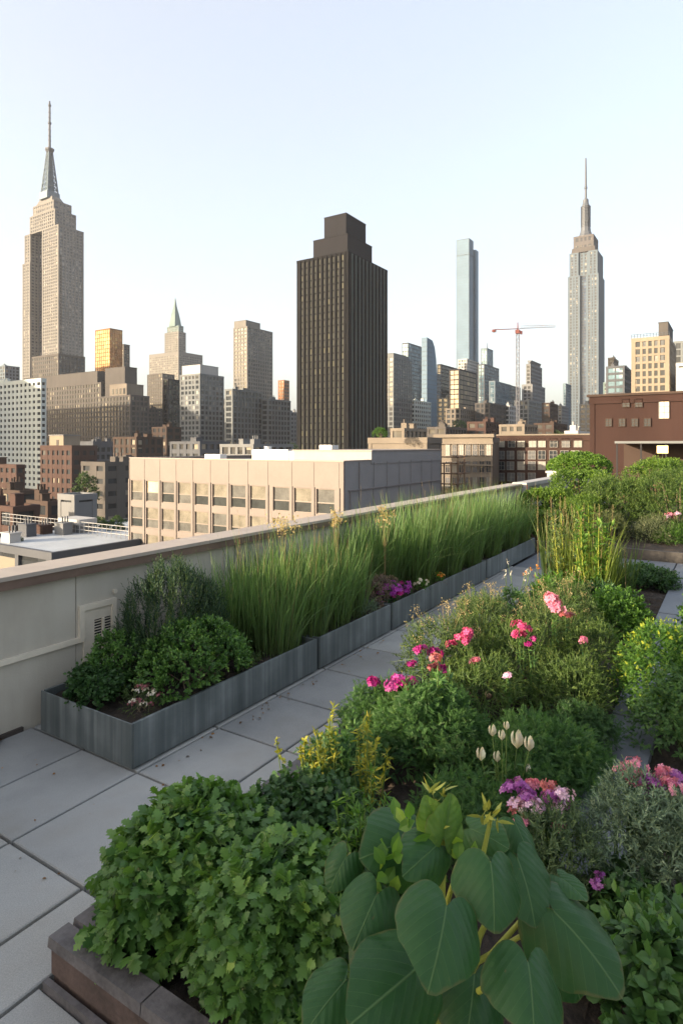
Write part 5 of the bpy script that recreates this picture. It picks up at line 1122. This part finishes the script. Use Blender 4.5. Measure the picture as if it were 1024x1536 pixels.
for px, py, rad in ((652, 1200, .012), (668, 1250, .010), (735, 1230, .010)):
    q = np.array(at(px, 2.02, ZT(py, 2.02))) - HP; g.tube([(0, 0, 0), q * [.4, .4, .5], q], [rad * 1.8, rad * 1.3, rad * .7], 8)
    k = 14; g.leaves(q + rng.normal(0, .02, (k, 3)), unit(rng.normal(size=(k, 3)) + UP * 1.3), rng.normal(size=(k, 3)), .055, LANCE, rng.uniform(.3, .9, k))
g.build('flower_stalk', M_YST, r, True)
for px, py in ((580, 1285), (572, 1320), (585, 1380), (606, 1240), (640, 1300), (700, 1290)):
    g = Geo(); q = np.array(at(px, 1.95, ZT(py, 1.95))) - HP; k = 7; g.leaves(q + rng.normal(0, .02, (k, 3)), unit(rng.normal(size=(k, 3)) + UP), -vy3 + rng.normal(size=(k, 3)) * .4, .06, OVAL, rng.uniform(.4, 1, k)); g.build('young_leaf', l_fresh, r)
# ---------------- tall yellow stalks
def stalks(px, Y, n, L, rad, label, mat, wd, plumes, z=SB):
    x, y, _ = at(px, Y, z); r = thing('tall_stalk_plant', label, 'ornamental grass', (x, y, z)); a = rng.uniform(0, 6.28, n); q = np.sqrt(rng.uniform(0, 1, n)) * rad; B = np.stack([q * np.cos(a), q * np.sin(a), np.zeros(n)], 1)
    D = np.stack([B[:, 0] * .35 + rng.normal(0, .06, n), B[:, 1] * .35 + rng.normal(0, .06, n), np.ones(n)], 1); g = Geo(); ribbons(g, B, D, L * np.clip(rng.normal(.8, .18, n), .4, 1.1), wd, np.abs(rng.normal(.08, .14, n)), 6, .15, .8); g.build('blade', mat, r)
    g = Geo()
    for k in range(plumes):
        b = np.array([*(rng.normal(0, rad * .6, 2)), 0]); t = b + [rng.normal(0, .05), rng.normal(0, .05), L * rng.uniform(.85, 1.1)]; g.tube([b, (b + t) / 2, t], [.005, .004, .002], 4, .3); m = 70
        P = b + (t - b) * rng.uniform(.62, 1, m)[:, None] + rng.normal(0, .006, (m, 3)); g.leaves(P, unit(rng.normal(size=(m, 3)) * .4 + UP), rng.normal(size=(m, 3)), .03, NEEDLE, rng.uniform(.1, .9, m))
    if plumes: g.build('plume', l_dry, r)
    return r
stalks(900, 8.5, 170, 1.30, .18, 'glowing yellow-green broad blades, right clump of the tall stalks', l_grassy, .014, 7)
stalks(862, 8.9, 150, 1.30, .18, 'yellow-green blades with tan plumes, middle clump of the tall stalks', l_grassy, .012, 9)
stalks(832, 9.4, 160, 1.35, .18, 'slender green stalks with tan plumes, left clump of the tall stalks', l_olive, .012, 10)
stalks(925, 9.2, 120, .9, .22, 'green-gold stalks at the far right of the tall clump', l_olive, .014, 3)
spikes('leafy_stalk_plant', 'tall upright leafy stalks glowing yellow-green among the grass blades', 890, 8.45, 16, 1.42, .30, l_fresh, LANCE, .11, 46, top=.9, lean=.12, cat='tall plant', stem=M_YST)
spikes('leafy_stalk_plant', 'slender leafy stalks left of the glowing clump', 850, 8.8, 11, 1.35, .26, l_olive, LANCE, .09, 40, top=.9, lean=.12, cat='tall plant', stem=M_YST)
mound('broad_leaf_rosette', 'fresh broad-leaved plant at the foot of the tall yellow stalks', 838, 8.0, .38, .38, .55, 9, .18, 260, .11, l_fresh, tm=LANCE, L=.2, kk=7, up=.5, cat='leafy plant')
mound('broad_leaf_rosette', 'dark leafy plant under the glowing yellow blades', 900, 8.0, .36, .32, .42, 9, .16, 260, .10, l_dark, tm=LANCE, L=.18, kk=7, up=.5, cat='leafy plant')
mound('leafy_herb', 'pale spreading herb with white flower stars over the walkway', 772, 7.9, .26, .26, .42, 8, .12, 170, .05, l_feath, tm=PINN)
spikes('star_flower', 'thin stems with pale spidery flowers beside the walkway', 778, 8.2, 9, .66, .26, f_wh, LANCE, .05, 5, top=.08, lean=.5)
spikes('star_flower', 'small rusty flower buttons on thin stems beside the walkway', 800, 8.6, 7, .6, .2, f_or, OVAL, .03, 8, top=.06, lean=.4)
spikes('star_flower', 'wiry light stems with cream buds at the walkway edge', 720, 7.1, 10, .66, .2, l_olive, OVAL, .03, 16, top=.5, lean=.5)
mound('green_shrub', 'rounded green shrub against the blue-grey kerb, right of the pink blooms', 925, 7.25, .42, .36, .55, 12, .2, 620, .045, l_fresh, tm=OVAL, L=.14, kk=9, cat='shrub', droop=.1)
mound('low_hedge', 'low dark hedge in front of the slate cross path', 968, 9.9, .62, .6, .30, 16, .13, 800, .05, l_dark, tm=OVAL, L=.14, kk=8, cat='hedge', droop=.1)
mound('low_hedge', 'low shaded leaves between the tall stalks and the cross path', 880, 10.4, .5, .4, .30, 10, .18, 420, .05, l_dark, tm=OVAL, L=.14, kk=8, cat='hedge', droop=.1)
# ---------------- second bed
mound('yellow_green_bush', 'large bush with yellow-green top beyond the blue-grey kerb at right', 1012, 5.0, .45, .45, .80, 16, .21, 1000, .045, LM('sunny_leaf', (.03, .09, .016), (.085, .18, .028), (.34, .38, .035), .5, .45), z=.14, tm=PINN, L=.17, kk=8, cat='bush', up=.4, droop=.1, tipl=.75)
mound('yellow_green_bush', 'lower part of the bush growth cut by the right edge', 1040, 4.4, .40, .40, .62, 12, .19, 600, .045, l_box, z=.14, tm=PINN, L=.17, kk=8, cat='bush')
mound('leafy_shrub', 'green shrub further along the second bed at the right edge', 1085, 7.0, .5, .5, .62, 10, .2, 480, .05, l_fresh, z=.14, tm=OVAL, L=.15, kk=8, cat='shrub')
mound('leafy_shrub', 'green shrub at the far end of the second bed', 1085, 9.6, .5, .5, .45, 10, .2, 420, .05, l_box, z=.14, tm=OVAL, L=.15, kk=8, cat='shrub')
# ---------------- hedges and big shrubs at the back
def hedge(name, label, px, Y, wx, wy, py, mat, z=.0, n=2400, cat='hedge', round_=.25, leaf=.07):
    x, y, _ = at(px, Y, z); h = ZT(py, Y) - z; r = thing(name, label, cat, (x, y, z)); g = Geo(); pts = []; nr = []
    lb = []
    for i in range(26): lb.append((rng.uniform(-wx, wx) * .72, rng.uniform(-wy, wy) * .72, h - round_ * rng.uniform(.9, 1.3), round_ * rng.uniform(.8, 1.3)))
    for i in range(26):
        s = rng.integers(4); u = rng.uniform(-.8, .8); zz_ = h * rng.uniform(.2, .75); lb.append(((-wx * .75 if s == 0 else wx * .75 if s == 1 else u * wx), (-wy * .75 if s == 2 else wy * .75 if s == 3 else u * wy), zz_, round_ * rng.uniform(.9, 1.4)))
    lb = np.array(lb); B, Nr = dome(lb, n, .05); sprigs(g, None, B, Nr, .16, 6, leaf, CHIP, up=.25, wob=.4, tipl=.4); g.build('foliage', mat, r)
    st = Geo(); stems_up(st, lb, 10, .03); st.build('stem', M_TWIG(), r); return r
hedge('clipped_hedge', 'clipped dark green hedge block behind the end of the tall grass', 816, 16.4, .62, .5, 736, l_hedge)
hedge('clipped_hedge', 'bright green hedge right of the clipped block, below the rounded topiary', 880, 17.5, .95, .8, 708, l_hedge, n=2200)
hedge('flowering_hedge', 'yellow-green shrub with orange flowers at the end of the walkway', 806, 14.9, .38, .5, 768, l_hedge, n=1100, cat='shrub', round_=.2)
x, y, _ = at(868, 24.5, 0)
tp, _ = shrub('rounded_topiary', 'rounded clipped topiary dome in a white planter against the brick buildings', (x, y, 1.25), 1.36, 1.2, ZT(679, 24.5) - 1.25, 34, .34, 2600, .14, 6, .085, CHIP, LM('topiary_leaf', (.04, .10, .015), (.12, .21, .03), (.22, .30, .045), .5, .35, 1.5), cat='topiary', up=.2, wob=.35)
g = Geo(); g.box(-1.0, -1.0, -1.3, 1.0, 1.0, .06); g.box(-1.05, -1.05, .06, 1.05, 1.05, .14); tag(g.build('planter_box', m_wht, tp))
r = hedge('clipped_hedge', 'long flat hedge top behind the big shrubs, in front of the white canopy', 985, 20.5, 2.4, .7, 690, l_hedge, n=2600)
def big(label, px, Y, rx, ry, py, mat, n=1900, k=22, size=.42, leaf=.075, name='big_shrub'):
    x, y, _ = at(px, Y, .1); return shrub(name, label, (x, y, .1), rx, ry, ZT(py, Y) - .1, k, size, n, .26, 8, leaf, LANCE, mat, up=.35, wob=.4, open_=.8, tipl=.45, nst=12)
big('big rounded olive-green shrub in the far bed, left one of the pair', 920, 16.2, 1.1, 1.0, 712, l_bush)
big('big rounded shrub cut by the right edge in the far bed', 1012, 15.3, 1.15, 1.1, 700, l_bush)
big('medium bushy shrub between hedge and big shrubs in the far bed', 872, 15.4, .75, .7, 742, l_hedge, 1100, 12, .34)
big('olive shrub with pale tips behind the tall yellow stalks', 905, 14.9, .7, .6, 768, LM('pale_tip_leaf', (.05, .075, .03), (.13, .15, .06), (.30, .26, .13), .6, .35, 1.5), 1100, 12, .3, .06)
big('grey-green low shrub with pink flowers at the right edge of the far bed', 985, 14.6, .9, .5, 775, LM('grey_tip_leaf', (.05, .07, .04), (.12, .14, .07), (.26, .24, .15), .6, .35, 1.5), 1100, 12, .3, .06)
big('yellow-green low shrub at the edge of the slate cross path', 1005, 14.45, .85, .34, 792, l_fresh, 900, 10, .24, .06)
big('bushy shrub beyond the right edge of the far bed', 1075, 14.9, .9, .8, 730, l_bush, 900, 12, .36)
x, y, _ = at(1015, 14.3, .1); bloom('phlox', 'faint pink blooms among the grey-green shrub in the far bed', 1012, 772, 14.3, 5, .07, 20, .035, [f_pink, f_lil], spread=.18)
shrub('dry_edge_plant', 'reddish dry plant along the edge of the far bed', at(850, 14.35, .1), .7, .15, .28, 7, .12, 260, .1, 6, .05, LANCE, LM('rusty_leaf', (.10, .05, .02), (.22, .11, .04), (.30, .18, .07), .7, .3), cat='low plant')
for px, py, Y, m, lab in ((622, 992, 4.9, f_mag, 'small magenta bloom between the nearest magenta group and the coral one'), (715, 985, 5.0, f_pink, 'small pale pink bloom low among the wispy shrubs'), (805, 965, 5.0, f_mag, 'small magenta bloom right of the centre of the bed'), (760, 1010, 4.7, f_lil, 'tiny lilac bloom low in the wispy shrubs'), (870, 960, 5.2, f_pink, 'small pale pink bloom below the coral one')):
    bloom('phlox', lab, px, py, Y, 2, .026, 18, .017, [m], spread=.03)
for i, (x, y, rr, h, lab) in enumerate(((5.2, -1.0, .5, .6, 'rounded green shrub deep in the second bed, nearest the camera'), (6.6, -.7, .45, .5, 'low green shrub in the middle of the second bed'), (7.6, -1.9, .55, .7, 'taller green shrub in the middle of the second bed'), (9.2, -1.2, .5, .5, 'low green shrub near the far end of the second bed'), (3.9, -1.6, .5, .5, 'broad green shrub beside the glossy plant'), (10.6, -.6, .5, .45, 'last green shrub of the second bed before the cross path'))):
    shrub('leafy_shrub', lab, (x, y, .14), rr, rr, h, 10, .2, 360, .15, 8, .06, OVAL, (l_fresh, l_box, l_bush)[i % 3], cat='shrub', stem=M_GST)
# fallen leaves and soil crumbs on the paving
def litter(label, pts, mat, size):
    o = thing('leaf_litter', label, 'litter', (*pts[0], 0)); P = np.array([(x - pts[0][0], y - pts[0][1], rng.uniform(.003, .012)) for x, y in pts]); n = len(P)
    g = Geo(); g.leaves(P, rng.normal(size=(n, 3)) * [1, 1, .1], rng.normal(size=(n, 3)) * .25 + UP, size * rng.uniform(.5, 1.2, n), ROUND, rng.uniform(0, 1, n)); tag(g.build('dry_leaf', mat, o), kind='stuff')
litter('scattered tiny dry leaves on the walkway slabs beside the planters', [(2.98 + abs(rng.normal(0, 2.2)), 3.66 - abs(rng.normal(0, .09))) for _ in range(46)], MATS['dry_leaf'], .028)
litter('scattered green and brown leaf bits along the concrete kerb of the bed', [(2.2 + rng.uniform(0, 4.5), 2.62 + abs(rng.normal(0, .12))) for _ in range(46)], l_olive, .028)
litter('a few crumbs and leaf bits on the wide slabs at the wall end', [(1.6 + rng.uniform(0, 1.4), 3.0 + rng.uniform(0, 1.9)) for _ in range(22)], MATS['dry_leaf'], .018)
# ================================================================ unseen buildings added out of frame to shade the near garden and the left blocks
def add_shade_building(label, x0, y0, lx, ly, h, m):
    r = thing('added_shade_building', label, 'building', (x0, y0, ZG)); facade(r, 0, 0, 0, lx, ly, h, m, G_DARK, bay=3.4, fl=3.5)
add_shade_building('unseen brown brick building added beyond the left edge to shade the near garden', -44, 4, 30, 9.15, 47, m_brn)
add_shade_building('unseen grey slab block added far beyond the left edge to shade the white apartment building', 30, 420, 95, 150, 108, m_gry)
# ================================================================ air
def haze():
    g = Geo(); g.box(-900, -1500, ZG - 1, 2100, 1500, 460); m = bpy.data.materials.new('haze_air'); m.use_nodes = True; t = m.node_tree
    t.nodes.remove(t.nodes['Principled BSDF']); v = t.nodes.new('ShaderNodeVolumePrincipled'); v.inputs['Color'].default_value = (.93, .95, 1, 1); v.inputs['Density'].default_value = HAZE; v.inputs['Anisotropy'].default_value = .2
    t.links.new(v.outputs[0], t.nodes['Material Output'].inputs['Volume']); o = g.build('haze', m); tag(o, kind='stuff')
HAZE = .00008
haze()
